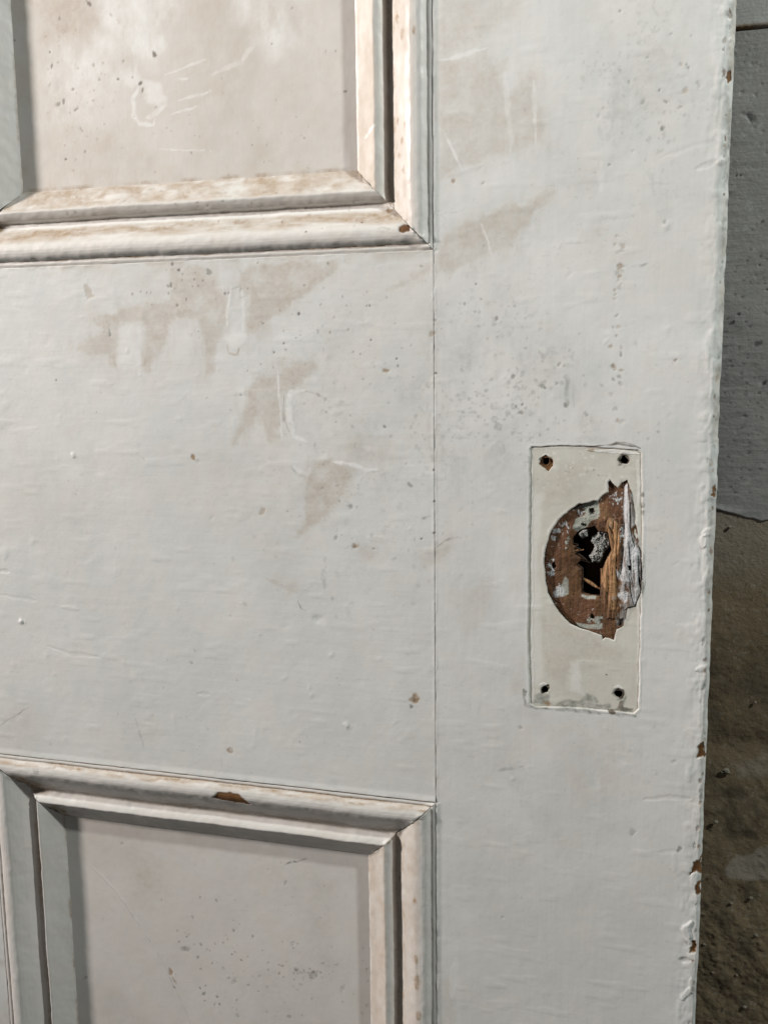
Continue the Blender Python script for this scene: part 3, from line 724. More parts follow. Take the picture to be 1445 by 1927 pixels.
HP = f.pts(HOLE_PX)
imp = f.pts([(997, 846), (1000, 841), (1070, 838), (1140, 842), (1200, 846), (1207, 852), (1208, 1000), (1205, 1200), (1201, 1334), (1192, 1342), (1150, 1338), (1080, 1332), (1010, 1330), (996, 1324), (993, 1200), (995, 1000)])
q = sdf(X, Z, imp) + .22 * fbm(X, Z, 9, 301, 3) + .10 * fbm(X, Z, 2.4, 303, 2)
ins = sst(.12, -.28, q)
f.h += -.42 * ins + .05 * np.exp(-((q - .55) / .45) ** 2) + .04 * np.exp(-((q + .9) / .4) ** 2)
left = np.interp(X, [-48, -40, -12, -7], [1, .55, .6, .55])
gro = np.exp(-((q + .12) / (.20 + .16 * np.clip(fbm(X, Z, 8, 309, 3), -.6, 1))) ** 2)
f.m['dirt'] = np.maximum(f.m['dirt'], gro * left * np.clip(.55 + .6 * fbm(X, Z, 9, 305, 3), 0, 1) * .5)
f.m['grey'] = np.maximum(f.m['grey'], gro * np.clip(.12 + .75 * fbm(X, Z, 6, 306, 3), 0, 1) * .75)
f.m['white'] = np.maximum(f.m['white'], .0)
f.m['stain'] = np.maximum(f.m['stain'] * (1 - ins), ins * np.clip(.30 + .20 * fbm(X, Z, 12, 307, 3), 0, 1))
f.poly('stain', [(1016, 1160), (1060, 1175), (1180, 1225), (1172, 1250), (1120, 1240), (1085, 1255), (1060, 1300), (1022, 1270)], a=.62, soft=1.6, warp=1.2, streak=.6)
f.poly('stain', [(1010, 890), (1140, 860), (1140, 905), (1060, 940), (1020, 1000)], a=.5, soft=3, warp=1.5)
f.poly('white', [(1000, 930), (1022, 930), (1012, 1040), (1022, 1290), (1000, 1290)], a=.45, soft=1.5)
f.poly('white', [(1070, 1245), (1090, 1245), (1098, 1310), (1072, 1300)], a=.5, soft=1.2)
f.scatter('white', 1075, 880, 40, 28, 40, 1.5, 4, .6, 41); f.scatter('speck', 1100, 900, 50, 40, 18, 1, 1.8, .5, 42)
f.scatter('grey', 1090, 1250, 50, 40, 22, 1., 2, .4, 43)
# grime along the bottom edge and under the screw holes
f.poly('grey', [(1002, 1310), (1020, 1300), (1034, 1308), (1034, 1325), (1060, 1318), (1090, 1318), (1105, 1308), (1130, 1326), (1150, 1322), (1150, 1334), (1060, 1333), (1000, 1326)], a=.85, soft=.9, warp=.8, streak=.6)
f.poly('grey', [(1163, 1312), (1176, 1305), (1178, 1318), (1172, 1330), (1190, 1335), (1190, 1342), (1150, 1338), (1163, 1330)], a=1., soft=.5, warp=.4)
f.poly('speck', [(1166, 1318), (1172, 1318), (1172, 1333), (1192, 1333), (1190, 1338), (1160, 1336)], a=.6, soft=.4, warp=.3)
f.line('grey', [(985, 1300), (990, 1325), (1010, 1332), (1060, 1336), (1150, 1342), (1195, 1346)], 3.8, .5, taper=False, rough=.7)
f.spot('speck', 1150, 1340, 5, .9, 1.6, -10); f.spot('dirt', 1029, 1324, 4.5, .9, 1.4, -20); f.spot('grey', 986, 1306, 6, .8, 1.6, 80)
f.spot('speck', 1140, 1270, 2.2, .8)
f.line('grey', [(1150, 838), (1165, 832), (1185, 838), (1205, 844)], 4, .8); f.line('speck', [(1100, 841), (1160, 836), (1200, 842)], 2, .6)
f.line('white', [(1105, 846), (1150, 850), (1205, 856)], 4, .8, bump=.12); f.spot('dirt', 1112, 848, 4, .7, 2)
f.line('white', [(1000, 850), (1003, 1320)], 2.2, .55, taper=False, bump=.05); f.line('white', [(1200, 870), (1203, 1320)], 3, .5, taper=False, bump=.06)
for y, r in ((931, 4), (950, 5), (965, 4)): f.spot('grey', 1209, y, r, .9, 1.6, 90)
f.line('grey', [(1209, 1040), (1208, 1120)], 3, .8)
# screw holes: torn rims
f.poly('chip', zz(960, 800, 4.817, [(318, 270), (392, 322), (385, 370), (345, 425), (258, 355), (280, 300)]), soft=.15, warp=.2, scale=1.5, dep=.3)
f.line('white', zz(960, 800, 4.817, [(345, 320), (350, 380), (330, 410)]), 2.5, .9)
for x, y, r in SCREWS:
    f.spot('grey', x, y, r * 1.55, .55, 1); f.spot('speck', x, y, r * 1.18, .85, 1, dep=.35)
    f.line('white', [(x - r, y - r * 1.1), (x, y - r * 1.6), (x + r, y - r * 1.1)], 2.4, .6, bump=.08)
c = np.stack([.25 * (X[1:, 1:] + X[:-1, 1:] + X[1:, :-1] + X[:-1, :-1]), .25 * (Z[1:, 1:] + Z[:-1, 1:] + Z[1:, :-1] + Z[:-1, :-1])])
hq_v = sdf(X, Z, HP) + .16 * fbm(X, Z, 2.2, 311, 3)
hq = sdf(c[0], c[1], HP) + .16 * fbm(c[0], c[1], 2.2, 311, 3)
lft = sst(-11, -18, X)
f.h -= .20 * lft * sst(.35, .0, hq_v); f.h += .07 * np.exp(-((hq_v - .8) / .5) ** 2) * np.clip(.4 + fbm(X, Z, 5, 312, 2), 0, 1)
f.m['grey'] = np.maximum(f.m['grey'], (1 - lft) * .7 * sst(2.2, .2, hq_v) * np.clip(.2 + fbm(X, Z, (1.6, 7), 315, 3), 0, 1))
f.m['white'] = np.maximum(f.m['white'], .5 * np.exp(-((hq_v - .7) / .5) ** 2) * np.clip(.4 + fbm(X, Z, 5, 312, 2), 0, 1))
drop = hq < 0
holes = []
for x, y, r in SCREWS:
    p = at(x, y)[[0, 2]]; rr = r * .18
    holes.append((p[0], p[1], rr)); drop |= (np.hypot(c[0] - p[0], c[1] - p[1]) < rr * (1 + .22 * fbm(c[0], c[1], 1.3, 313, 2)))
V = np.stack([X, -f.h, Z], -1)
f.m['out'] = 1 - ins; f.m['o1'] = f.m['o2'] = np.zeros(X.shape)
v, q_, mk = prune(V, quads(*X.shape, drop), f.m)
recess = raw_mesh('lock_plate_imprint', v, q_, M_plate, door, mk, names=('wear_a', 'wear_b', 'wear_c'), keys=KEYS + ('out', 'o1', 'o2'))
recess['label'] = 'shallow cream recess left in the paint by the missing lock plate'

# screw holes: small tapered bores
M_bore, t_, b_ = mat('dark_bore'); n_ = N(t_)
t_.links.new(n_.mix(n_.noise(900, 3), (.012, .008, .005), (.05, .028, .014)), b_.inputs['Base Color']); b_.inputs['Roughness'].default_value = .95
for hx, hz, rr in holes:
    k = 20; an = np.linspace(0, 2 * np.pi, k, endpoint=False); rings = []
    for dy, s in ((.25, 1.22), (.9, 1.08), (3., .9), (9., .6), (12., .02)):
        w_ = 1 + .06 * np.sin(3 * an + hx)
        rings.append(np.stack([hx + rr * s * w_ * np.cos(an), np.full(k, dy + .3), hz + rr * s * w_ * np.sin(an)], -1))
    V = np.array(rings).reshape(-1, 3); Fq = [(j * k + i, j * k + (i + 1) % k, (j + 1) * k + (i + 1) % k, (j + 1) * k + i) for j in range(4) for i in range(k)]
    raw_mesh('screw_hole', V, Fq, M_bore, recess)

# ------------------------------------------------------------------ bare torn wood inside the imprint
WK = ('light', 'red', 'white', 'green', 'dark', 'grey')
M_wood, t_, b_ = mat('torn_wood'); n_ = N(t_)
A = n_.attr('wood_a'); B = n_.attr('wood_b')
gr = n_.noise(1, 5, .65, (1500, 600, 60), .3); g2 = n_.noise(500, 4, .6)
c_ = n_.mix(n_.remap(gr, .2, .8), (.075, .03, .011), (.185, .088, .032))
c_ = n_.mix(n_.remap(n_.noise(190, 5, .7), .42, .68, 0, .75), c_, (.06, .026, .012))
c_ = n_.mix(n_.remap(n_.noise(330, 4, .65, (1, 1, .45)), .50, .70, 0, .7), c_, (.215, .115, .048))
c_ = n_.mix(n_.remap(n_.noise(600, 3, .6, (1, 1, .3)), .58, .72, 0, .8), c_, (.03, .014, .007))
c_ = n_.mix(A[1], c_, n_.mix(g2, (.08, .028, .011), (.175, .078, .034)))
c_ = n_.mix(A[0], c_, n_.mix(n_.remap(gr, .33, .66), (.20, .09, .03), (.54, .31, .15)))
c_ = n_.mix(B[0], c_, n_.mix(g2, (.28, .30, .26), (.42, .43, .38)))
stk = n_.remap(n_.noise(1, 4, .7, (750, 600, 95), .4), .36, .50, .15, 1.)
c_ = n_.mix(n_.math('MULTIPLY', B[2], stk), c_, n_.mix(g2, (.22, .215, .21), (.42, .415, .405)))
c_ = n_.mix(n_.math('MULTIPLY', A[2], stk), c_, n_.mix(g2, (.50, .515, .53), (.66, .67, .68)))
fl = n_.math('MULTIPLY', n_.remap(n_.noise(1250, 2, .55), .64, .70), n_.math('MULTIPLY', A[1], n_.remap(n_.noise(240, 2), .44, .56)))
c_ = n_.mix(fl, c_, (.56, .57, .57))
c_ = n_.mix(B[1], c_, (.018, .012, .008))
t_.links.new(c_, b_.inputs['Base Color']); b_.inputs['Roughness'].default_value = .72
hg = n_.math('MULTIPLY', gr, n_.remap(A[0], 0, 1, .30, 1.))
t_.links.new(n_.bump(n_.noise(420, 5, .7), .5, .0008, n_.bump(hg, .6, .0006)), b_.inputs['Normal'])

x0, z0 = HP.min(0) - 1; x1, z1 = HP.max(0) + 1
xs = np.arange(x0, x1, .13); zs = np.arange(z0, z1, .15); X, Z = np.meshgrid(xs, zs); f = Field(X, Z)
f.m = {k: np.zeros(X.shape) for k in WK}
Zp = lambda P: zz(960, 800, 4.817, P)
Zq = lambda P: zz(960, 1080, 4.817, P)
grain = fbm(X, Z, (1.1, 26), 401, 4)
f.h = -1.25 - .55 * sst(-22, -34, X) + .07 * grain + .26 * fbm(X, Z, 5, 402, 4, .6) - .45 * sst(-36, -30, X) * sst(-22, -28, X)
# reddish primer on the rim and at the top
f.poly('red', Zp([(800, 690), (885, 600), (890, 500), (970, 575), (1060, 500), (1040, 700), (1040, 1000), (960, 1000), (930, 800), (800, 760)]), soft=.4, warp=.4, a=.95, streak=.3)
f.poly('red', Zp([(330, 1000), (430, 880), (560, 780), (680, 760), (560, 950), (520, 1060), (440, 1180), (400, 1445), (310, 1445)]), soft=.7, warp=1., a=.9)
f.poly('red', Zq([(320, 0), (420, 0), (400, 200), (520, 320), (640, 260), (760, 240), (830, 540), (930, 590), (640, 490), (480, 400), (350, 190)]), soft=.7, warp=.9, a=.75)
# the splintered strip
f.poly('light', Zp([(860, 850), (950, 860), (990, 900), (985, 1100), (950, 1250), (930, 1445), (800, 1445), (870, 1200), (930, 1080), (935, 960), (850, 975)]) + [], soft=.4, warp=.35, a=.95, streak=.7)
f.poly('light', Zq([(830, 0), (940, 0), (960, 130), (955, 330), (900, 330), (890, 170), (835, 120)]), soft=.45, warp=.4, a=.95, streak=.5)
f.poly('light', Zp([(800, 720), (880, 640), (890, 830), (840, 900), (800, 860)]), soft=.6, warp=.5, a=.3, streak=.4)
st_ = sst(.5, -.4, sdf(X, Z, f.pts(Zp([(850, 850), (1000, 850), (990, 1250), (950, 1445)]) + Zq([(950, 100), (950, 420), (880, 400), (830, 0)]) + Zp([(830, 1445), (880, 1200), (935, 1080), (930, 960)]))) + .5 * fbm(X, Z, (1.2, 20), 404, 3))
f.h += st_ * (.50 + .38 * fbm(X, Z, (.8, 18), 405, 3))
# white paint and grey areas on the right
f.poly('white', Zp([(1028, 560), (1062, 530), (1075, 700), (1085, 950), (1060, 1040), (1010, 1000), (1020, 750)]), soft=.25, warp=.25, a=.95)
f.poly('grey', Zp([(1075, 600), (1120, 640), (1135, 800), (1130, 900), (1092, 940), (1080, 800)]), soft=.35, warp=.3, a=.9)  # shadowed strip beside the white paint, put in as grey colour
f.poly('grey', Zp([(1080, 940), (1150, 1060), (1190, 1150), (1195, 1445), (1010, 1445), (1000, 1350), (1020, 1100)]) + [], soft=.3, warp=.3, a=.85)
f.poly('white', Zp([(1060, 960), (1085, 950), (1110, 1070), (1150, 1150), (1165, 1300), (1160, 1445), (980, 1400), (1000, 1250), (990, 1150), (1030, 1040)]), soft=.35, warp=.6, a=.9, streak=.5)
f.poly('grey', Zq([(1000, 0), (1192, 0), (1182, 170), (1130, 300), (1060, 320), (1030, 430), (960, 480), (960, 390), (1030, 270), (1080, 150)]), soft=.3, warp=.5, a=.85)
f.poly('white', Zq([(960, 0), (1070, 0), (1065, 60), (1000, 60)]), soft=.3, warp=.5, a=.9); f.poly('white', Zq([(975, 200), (1040, 160), (1075, 190), (1060, 240), (1030, 270)]), soft=.25, warp=.5, a=.95)
f.poly('white', Zq([(1110, 60), (1160, 100), (1150, 200), (1120, 290), (1105, 200)]), soft=.25, warp=.4, a=.8)
f.poly('red', Zq([(1060, 100), (1100, 110), (1090, 150), (1040, 140)]), soft=.3, a=.8)
rise = sst(.5, -1.2, sdf(X, Z, f.pts(Zp([(1035, 520), (1090, 500), (1140, 800), (1200, 1150), (1200, 1445)]) + Zq([(1195, 180), (1130, 310), (1040, 330), (1000, 200), (1000, 0)]) + Zp([(1010, 1300), (1040, 1000)]))))
f.h += rise * (.78 + .20 * fbm(X, Z, (1.0, 14), 407, 3))
for P in ([(1085, 700), (1090, 960), (1130, 1100)], [(1075, 1050), (1080, 1250), (1105, 1445)], [(1150, 1180), (1165, 1445)]): f.line('dark', Zp(P), 1.6, .7, dep=.3)
f.line('dark', Zq([(1080, 0), (1090, 160), (1120, 290)]), 1.6, .6, dep=.3); f.line('dark', Zq([(1160, 20), (1170, 130)]), 2, .8, dep=.3)
# grey-green paint remains top left and at the bottom
f.poly('green', Zp([(560, 780), (660, 720), (790, 690), (800, 760), (790, 850), (720, 880), (700, 920), (600, 970), (560, 940), (590, 860), (680, 820), (690, 780), (640, 760)]), soft=.35, warp=.6, a=.95)
f.poly('green', Zq([(450, 120), (490, 20), (525, 60), (520, 190), (470, 220), (420, 200)]), soft=.4, warp=.5, a=.9)
f.poly('green', Zq([(590, 450), (700, 470), (830, 455), (830, 500), (700, 505), (610, 490)]), soft=.3, warp=.4, a=.95); f.poly('green', Zq([(640, 195), (700, 210), (770, 210), (770, 235), (690, 235), (640, 215)]), soft=.2, warp=.3, a=.9)
f.poly('white', Zp([(340, 1250), (372, 1265), (370, 1310), (335, 1290)]), soft=.2, warp=.2); f.poly('white', Zp([(365, 1010), (405, 1020), (400, 1055), (370, 1050)]), soft=.2, warp=.3)
f.poly('white', Zp([(380, 950), (440, 940), (445, 975), (385, 985)]), soft=.3, warp=.4, a=.9); f.poly('white', Zp([(330, 1340), (400, 1350), (390, 1370), (340, 1365)]), soft=.2, warp=.4, a=.8)
f.poly('white', Zq([(385, 180), (430, 130), (470, 120), (475, 220), (400, 222)]), soft=.3, warp=.7, a=.9)
def flakes(k, cx_, cy_, sx_, sy_, size, thr, a=1.):
    c0 = f.pts(Zp([(cx_, cy_)]))[0]; kx = .0455
    g = np.exp(-(((X - c0[0]) / (sx_ * kx)) ** 2 + ((Z - c0[1]) / (sy_ * kx)) ** 2))
    nz = fbm(X, Z, (size, size * 1.6), int(cx_ + cy_) % 331 + 600, 4, .62)
    v = sst(thr, thr + .24, nz * .5 + g - .55 + .12 * fbm(X, Z, .5, 777, 2)) * a
    f.m[k] = np.maximum(f.m[k], v); f.h += .10 * v
    return v


for cx_, cy_, sx_, sy_, sz_, th_, k_ in ((960, 670, 95, 85, 1.0, .36, 'white'), (640, 800, 75, 45, 1.3, .30, 'white'), (480, 910, 75, 65, 1.5, .28, 'white'), (1015, 1000, 45, 120, 1.2, .32, 'white'),
                                         (360, 1310, 50, 120, 1.4, .30, 'white'), (430, 1510, 60, 70, 1.8, .20, 'white'), (980, 1320, 50, 130, 1.3, .28, 'white'), (1000, 1560, 70, 130, 1.8, .2, 'grey'),
                                         (700, 800, 90, 70, 2.2, .12, 'green'), (480, 1050, 80, 120, 1.6, .42, 'green'), (900, 900, 90, 70, 1.2, .45, 'green'), (740, 1770, 160, 60, 2., .25, 'green'),
                                         (560, 960, 90, 60, 1.6, .38, 'white'), (1120, 1250, 60, 260, 2.4, .30, 'grey')):
    th_ -= .07
    flakes(k_, cx_, cy_, sx_, sy_, sz_, th_)
f.spot('dark', *Zp([(388, 1285)])[0], 4.2, 1, 1.5, 100, dep=1.2); f.spot('dark', *Zp([(1080, 1300)])[0], 4, 1, 1.4, 95, dep=1.2); f.spot('dark', *Zq([(738, 398)])[0], 4.5, 1, 1.2, 90, dep=1.2)
f.spot('dark', *Zp([(737, 785)])[0], 4.5, .95, 1.5, 95, dep=.9); f.spot('dark', *Zp([(660, 912)])[0], 3, .9, 1.8, 0, dep=.5); f.spot('dark', *Zq([(1000, 450)])[0], 6, .75, 1.6, 40, dep=.4)
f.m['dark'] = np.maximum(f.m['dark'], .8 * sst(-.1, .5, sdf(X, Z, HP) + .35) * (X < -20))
# the keyhole-shaped opening
KP_ = (Zp([(560, 1040), (600, 985), (680, 950), (760, 930), (800, 975), (860, 985), (915, 1000), (930, 1080), (910, 1150), (875, 1210), (835, 1300), (818, 1400), (818, 1445)]) +
       Zq([(815, 40), (812, 150), (808, 205), (730, 200), (650, 178), (652, 60)]) + Zp([(650, 1445), (655, 1310), (610, 1270), (640, 1235), (720, 1260), (600, 1170), (650, 1150), (585, 1130), (612, 1100), (570, 1090)]))
KP = f.pts(KP_)
kv = sdf(X, Z, KP) + .10 * fbm(X, Z, 1.6, 421, 3)
f.h -= .5 * sst(2.4, .2, kv) + .9 * sst(.5, -.1, kv)
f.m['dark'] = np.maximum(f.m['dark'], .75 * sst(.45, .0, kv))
cX = .5 * (X[1:, 1:] + X[:-1, :-1]); cZ = .5 * (Z[1:, 1:] + Z[:-1, :-1])
kq = sdf(cX, cZ, KP) + .10 * fbm(cX, cZ, 1.6, 421, 3)
V = np.stack([X, -f.h, Z], -1)
v, q_, mk = prune(V, quads(*X.shape, kq < 0), f.m)
wood = raw_mesh('bare_wood', v, q_, M_wood, recess, mk, names=('wood_a', 'wood_b'), keys=WK)
wood['label'] = 'torn brown wood with flecks of old paint around the lock hole'

# the mortice behind: sides follow the opening, closed at the back
n0 = len(KP); cen = KP.mean(0)
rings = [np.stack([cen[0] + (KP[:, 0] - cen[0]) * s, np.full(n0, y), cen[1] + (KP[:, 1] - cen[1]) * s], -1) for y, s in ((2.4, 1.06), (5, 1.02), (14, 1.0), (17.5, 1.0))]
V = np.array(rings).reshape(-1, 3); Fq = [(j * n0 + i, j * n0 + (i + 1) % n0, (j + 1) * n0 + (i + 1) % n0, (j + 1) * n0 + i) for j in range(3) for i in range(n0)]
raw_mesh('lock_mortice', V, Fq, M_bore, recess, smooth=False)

# crumbly grey lint caught in the opening
M_lint, t_, b_ = mat('grey_lint'); n_ = N(t_)
t_.links.new(n_.mix(n_.remap(n_.noise(2200, 2, .6), .40, .60), (.06, .06, .056), (.46, .455, .43)), b_.inputs['Base Color']); b_.inputs['Roughness'].default_value = .9
t_.links.new(n_.bump(n_.noise(1600, 3, .6), .9, .0006), b_.inputs['Normal'])
for P, yd in ((Zp([(735, 1030), (790, 985), (860, 990), (915, 1040), (915, 1110), (860, 1140), (830, 1200), (815, 1255), (740, 1262), (705, 1215), (740, 1160), (760, 1100), (725, 1070)]), 2.0), (Zp([(612, 975), (650, 948), (695, 955), (690, 1020), (640, 1055), (605, 1020)]), 2.0)):
    PP = f.pts(P); a, b = PP.min(0), PP.max(0)
    gx, gz = np.meshgrid(np.arange(a[0] - .4, b[0] + .4, .14), np.arange(a[1] - .4, b[1] + .4, .14))
    qd = sdf(gx, gz, PP) + .45 * fbm(gx, gz, 1.5, 431, 3)
    hh = yd + 2.2 * sst(-1.2, .2, qd) - .55 * np.clip(fbm(gx, gz, .8, 433, 2), -1, 1)
    dq = .5 * (qd[1:, 1:] + qd[:-1, :-1]) > .05
    Vv = np.stack([gx, hh, gz], -1); Fq = quads(*gx.shape, dq); u, inv = np.unique(Fq, return_inverse=True)
    raw_mesh('lint_clump', Vv.reshape(-1, 3)[u], inv.reshape(Fq.shape), M_lint, recess)


def splinter(P, wd, y0, y1, m=M_wood, col='light'):
    a, b = [at(*p)[[0, 2]] for p in P]; k = 9; V = []; dirv = (b - a) / np.hypot(*(b - a)); nrm = np.array([-dirv[1], dirv[0]])
    for i in range(k):
        t = i / (k - 1); c0 = a + (b - a) * t + nrm * .12 * math.sin(t * 7); w_ = wd * (.55 + .45 * math.sin(math.pi * min(t + .15, 1))); yy = y0 + (y1 - y0) * t
        for sx_, sy_ in ((-1, .2), (-.3, -.5), (.5, -.35), (1, .3), (0, .6)): V.append((c0[0] + nrm[0] * w_ * sx_, yy + wd * sy_, c0[1] + nrm[1] * w_ * sx_))
    Fq = [(j * 5 + i, j * 5 + (i + 1) % 5, (j + 1) * 5 + (i + 1) % 5, (j + 1) * 5 + i) for j in range(k - 1) for i in range(5)]
    raw_mesh('splinter', V, Fq, m, recess, {kk: np.full(len(V), .6 if kk == col else 0.) for kk in WK}, names=('wood_a', 'wood_b'), keys=WK)


splinter(Zq([(655, 62), (832, 158)]), .75, 3.2, 2.4)
splinter(Zq([(822, -40), (830, 205)]), .55, 2.2, 2.2)
splinter(Zp([(585, 1150), (660, 1143)]), .35, 2.6, 3.2)
splinter(Zp([(870, 860), (960, 1290)]), .55, .95, 1.1)

# ------------------------------------------------------------------ the wall behind
WY = 76.
WB = np.array([40., WY + 30, -470.])
wall = empty('old_wall', WB, 'shadowy old wall behind the door edge with flaking grey paint over crumbling brown plaster', 'wall')

M_wp, t_, b_ = mat('grey_wall_paint'); n_ = N(t_)
A = n_.attr('wear_a'); B = n_.attr('wear_b')
c_ = n_.mix(n_.remap(n_.noise(35, 4), .35, .65), (.215, .212, .202), (.25, .245, .234))
c_ = n_.mix(n_.math('MULTIPLY', n_.remap(n_.noise(330, 2, .5, (.6, 1, 1)), .62, .72), n_.remap(n_.noise(40, 2), .42, .6, .1, .8)), c_, (.12, .115, .105))
c_ = n_.mix(A[0], c_, (.46, .46, .45)); c_ = n_.mix(A[1], c_, (.20, .13, .07)); c_ = n_.mix(B[1], c_, (.14, .14, .13)); c_ = n_.mix(B[2], c_, (.03, .03, .028))
t_.links.new(c_, b_.inputs['Base Color']); b_.inputs['Roughness'].default_value = .6
t_.links.new(n_.bump(n_.noise(420, 3, .6), .35, .0008, n_.bump(n_.noise(1, 3, .5, (60, 200, 500)), .3, .0008)), b_.inputs['Normal'])

M_pl, t_, b_ = mat('brown_plaster'); n_ = N(t_)
A = n_.attr('wear_a'); B = n_.attr('wear_b')
c_ = n_.mix(n_.remap(n_.noise(26, 5, .6), .35, .66), (.135, .099, .056), (.19, .146, .088))
c_ = n_.mix(n_.math('MULTIPLY', n_.remap(n_.noise(480, 3, .6), .55, .72), .55), c_, (.26, .235, .19))
c_ = n_.mix(n_.math('MULTIPLY', n_.remap(n_.noise(300, 3, .6), .60, .72), .6), c_, (.045, .036, .022))
c_ = n_.mix(A[0], c_, (.27, .24, .20)); c_ = n_.mix(A[1], c_, (.055, .042, .026)); c_ = n_.mix(B[0], c_, (.36, .34, .30)); c_ = n_.mix(B[2], c_, (.02, .017, .012))
t_.links.new(c_, b_.inputs['Base Color']); b_.inputs['Roughness'].default_value = .9
t_.links.new(n_.bump(n_.noise(520, 4, .65), .35, .001, n_.bump(n_.noise(130, 4, .6), .2, .002)), b_.inputs['Normal'])

xs = np.concatenate([np.linspace(-480, 4, 40)[:-1], np.arange(4, 85, .6), np.linspace(85, 560, 60)])
tear = lambda x: -83.5 + np.interp(x, [10, 26, 33, 40, 46, 52, 58, 66], [2.5, 2.2, .2, -2.0, -3.2, -2.2, -1.2, -.8]) + .55 * fbm(x, x * 0 + 4, 6, 503, 4)
tz = at(1400, 978, WY)[2]
tear_off = tz + 86.0
zs = np.concatenate([np.linspace(-600, -350, 24)[:-1], np.arange(-350, tz + 20, .65), np.linspace(tz + 20, 600, 30)])
X, Z = np.meshgrid(xs, zs); f = Field(X, Z, WY)
zA, zB, zC = at(1400, 1190, WY)[2], at(1390, 1420, WY)[2], at(1380, 1700, WY)[2]
f.h = .5 * fbm(X, Z, 40, 511, 3) + .14 * fbm(X, Z, 5, 513, 4)
rg = sst(zA + 12, zA - 22, Z)
f.h += rg * (.4 * fbm(X, Z, 16, 515, 4) + .16 * fbm(X, Z, 4, 517, 3))
f.h += sst(zC + 14, zC - 10, Z) * (.7 * fbm(X, Z, 7, 519, 4, .6) + 1.0)
f.h -= 1.1 * np.exp(-((Z - zB - 5 - 3 * fbm(X, Z * 0, 30, 521, 2)) / 6) ** 2)
f.m['dirt'] = np.maximum(f.m['dirt'], .75 * np.exp(-((Z - (zA + zB) / 2 + 4 * fbm(X, Z * 0, 25, 523, 2)) / 20) ** 2) * np.clip(.55 + .5 * fbm(X, Z, 12, 525, 3), 0, 1))
f.m['dirt'] = np.maximum(f.m['dirt'], rg * np.clip(.9 * fbm(X, Z, 10, 527, 4) - .1, 0, .8))
f.m['stain'] = np.maximum(f.m['stain'], .75 * sst(tz - 40, tz - 10, Z) * np.clip(.7 + .4 * fbm(X, Z, 14, 529, 4), 0, 1))
f.poly('stain', [(1362, 1635), (1380, 1620), (1445, 1590), (1500, 1600), (1500, 1650), (1400, 1658), (1368, 1652)], a=.75, soft=.8, warp=1.2)
f.poly('stain', [(1380, 1435), (1440, 1425), (1450, 1460), (1395, 1465)], a=.4, soft=2, warp=2)
f.scatter('speck', 1400, 1300, 40, 200, 50, 1.1, 2.6, .55, 51, dep=.2); f.scatter('white', 1390, 1700, 45, 170, 60, 1.1, 2.4, .4, 52); f.scatter('speck', 1380, 1800, 50, 90, 90, 1.4, 3.6, .65, 53, dep=.3)
plaster = raw_mesh('plaster', np.stack([X, WY - f.h, Z], -1), quads(*X.shape), M_pl, wall, f.m, base=WB)

# coat of grey paint, 0.9 mm proud, torn along its lower edge; a second coat above the chipped line
def coat(zlow, ztop, yo, top):
    xs_ = np.concatenate([np.linspace(-480, 4, 40)[:-1], np.arange(4, 85, .5), np.linspace(85, 560, 60)])
    n_z = int((160 - zlow(0)) / .6) if not top else 220
    tt = np.concatenate([np.linspace(0, .01, 5)[:-1], np.linspace(.01, 1, max(n_z, 40))])
    X, T = np.meshgrid(xs_, tt); lo = zlow(X[0])[None]; Z = lo + T * (ztop(X[0])[None] - lo); f = Field(X, Z, WY); f.sep = False
    f.h = yo + .45 * fbm(X, Z, 40, 511, 3) + .06 * fbm(X, Z, (9, 3), 531, 3)
    e = Z - lo
    f.h += .35 * sst(4, .5, e) * np.clip(.3 + fbm(X, Z, 7, 533, 3), 0, 1); f.h -= (yo + .25) * sst(.12, 0, e)
    return f, X, Z, e


zcr = at(1412, 56, WY)[2]
crack = lambda x: zcr + .35 * fbm(x, x * 0 + 8, 7, 541, 3)
f, X, Z, e = coat(lambda x: tear(x) + tear_off, lambda x: crack(x) - .25, .6, False)
f.m['speck'] = np.maximum(f.m['speck'], .6 * sst(.5, 0, e)); f.m['stain'] = np.maximum(f.m['stain'], .35 * sst(5, 1, e) * np.clip(fbm(X, Z, 5, 543, 3) + .3, 0, 1))
cl = np.interp(Z, [tz, tz + 40, tz + 90, 60, 130], [.5, .75, .8, .5, .3])
f.m['grey'] = np.maximum(f.m['grey'], cl * .7 * np.clip(1.6 * fbm(X, Z, (7, 2.6), 545, 4) - .45, 0, 1))
for x, y, r, a, s, k in ((1412, 222, 7, .7, 2.2, 'grey'), (1392, 331, 2.6, .9, 1, 'speck'), (1384, 331, 2.2, .8, 1, 'speck'), (1434, 418, 3, .8, 1.5, 'speck'), (1376, 608, 4, .9, 1.6, 'speck'), (1388, 592, 3, .9, 1.4, 'speck'), (1402, 606, 2.6, .8, 1, 'speck'),
                      (1424, 648, 5, .7, 1.6, 'speck'), (1436, 722, 4, .9, 1.3, 'speck'), (1428, 740, 3, .8, 1, 'speck'), (1376, 690, 3, .6, 1, 'speck'), (1420, 180, 3, .4, 1.5, 'grey'), (1442, 545, 3, .8, 1, 'speck'), (1395, 560, 3, .5, 1, 'speck')):
    f.spot(k, x, y, r, a, s, -48 if k == 'grey' else 20, dep=.3)
f.line('speck', [(1404, 214), (1416, 232)], 2.2, .8, dep=.3); f.line('speck', [(1408, 213), (1420, 228)], 1.8, .6)
f.scatter('speck', 1395, 790, 34, 90, 90, 1.1, 2.8, .55, 61, dep=.15, ang=0, asp=2.2); f.scatter('speck', 1405, 560, 36, 130, 60, 1.1, 2.6, .6, 62, dep=.2)
f.scatter('grey', 1412, 150, 30, 90, 40, 1.3, 3.5, .5, 63, dep=.2); f.scatter('stain', 1400, 500, 40, 300, 60, 2, 5, .35, 64)
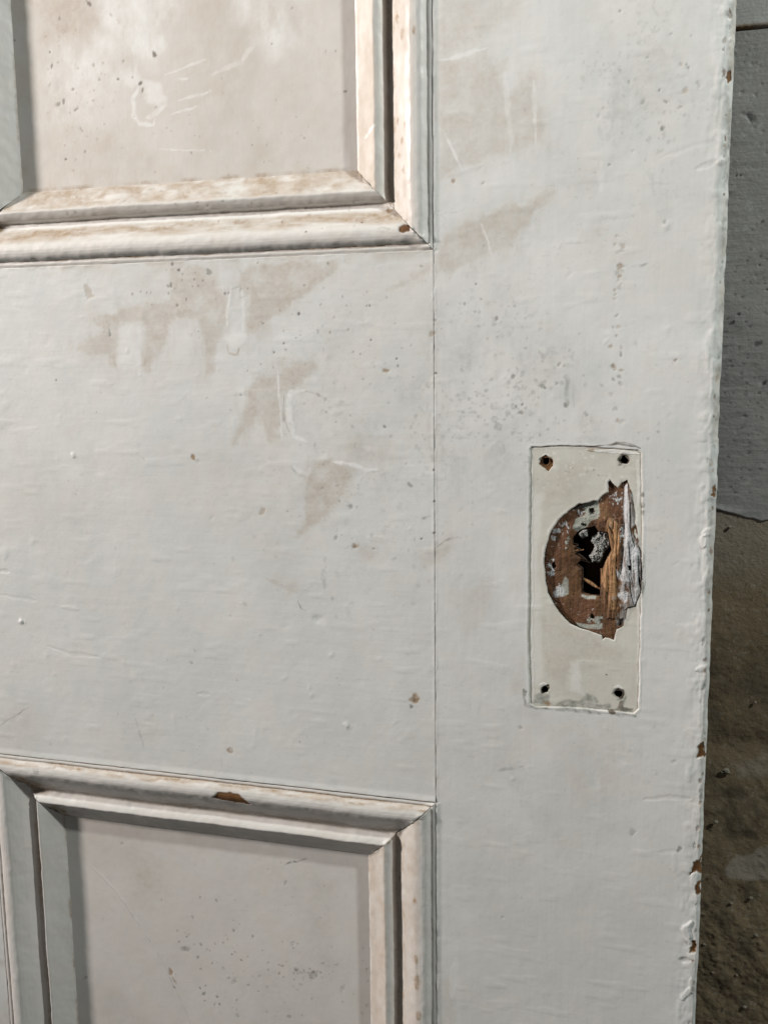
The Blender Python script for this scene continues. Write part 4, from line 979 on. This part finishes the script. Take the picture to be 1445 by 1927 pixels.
for y in (690, 735, 880, 905, 940): f.line('grey', [(1365, y), (1400, y - 2), (1450, y - 4)], 2.6, .35, seed=int(y))
raw_mesh('paint_coat', np.stack([X, WY - f.h, Z], -1), quads(*X.shape), M_wp, wall, f.m, base=WB)
f, X, Z, e = coat(lambda x: crack(x) + .25, lambda x: x * 0 + 600., 1.25, True)
f.m['stain'] += .30
f.m['dirt'] = np.maximum(f.m['dirt'], sst(2.6, .6, e + .9 * fbm(X, Z * 0, 3, 547, 3)) * np.clip(.25 + 1.2 * fbm(X, Z * 0, 9, 548, 3), 0, 1))
f.spot('dirt', 1393, 60, 6, 1, 1.4, 0); f.spot('dirt', 1414, 55, 6, 1, 1.4, 0)
raw_mesh('paint_coat', np.stack([X, WY - f.h, Z], -1), quads(*X.shape), M_wp, wall, f.m, base=WB)

# crumbs and flakes stuck in the broken plaster
M_cr, t_, b_ = mat('plaster_crumb'); n_ = N(t_)
t_.links.new(n_.mix(n_.noise(500, 3), (.13, .11, .08), (.27, .245, .20)), b_.inputs['Base Color']); b_.inputs['Roughness'].default_value = .9
rs = np.random.RandomState(4)


def crumb(px, py, r, flat=.6):
    c0 = at(px, py, WY - 1.2); r *= .27; V = []; k = 7; rr = rs.uniform(.7, 1.15, (4, k))
    for j, (a, s) in enumerate(((-.9, .35), (-.3, .95), (.35, .9), (.9, .35))):
        for i in range(k):
            an = 2 * math.pi * i / k + .3 * j
            V.append((c0[0] + r * s * rr[j, i] * math.cos(an), c0[1] + r * flat * a, c0[2] + r * .8 * s * rr[j, i] * math.sin(an)))
    Fq = [(j * k + i, j * k + (i + 1) % k, (j + 1) * k + (i + 1) % k, (j + 1) * k + i) for j in range(3) for i in range(k)]
    V += [(c0[0], c0[1] - r * flat, c0[2]), (c0[0], c0[1] + r * flat, c0[2])]; nn = len(V)
    Fq += [(i, nn - 2, nn - 2, (i + 1) % k) for i in range(0)]
    o = raw_mesh('plaster_crumb', V, Fq, M_cr, wall, smooth=False, base=WB)
    import bmesh
    bm = bmesh.new(); bm.from_mesh(o.data); bmesh.ops.holes_fill(bm, edges=[e for e in bm.edges if e.is_boundary]); bmesh.ops.recalc_face_normals(bm, faces=bm.faces); bm.to_mesh(o.data); bm.free()


for p in ((1366, 1450, 8), (1358, 1453, 4), (1346, 1547, 5), (1324, 1777, 4), (1372, 992, 4), (1420, 1322, 3.5), (1422, 1760, 4.5), (1340, 1830, 4), (1385, 1835, 3.5), (1400, 1895, 5), (1375, 1700, 4), (1412, 1690, 5)):
    crumb(*p)
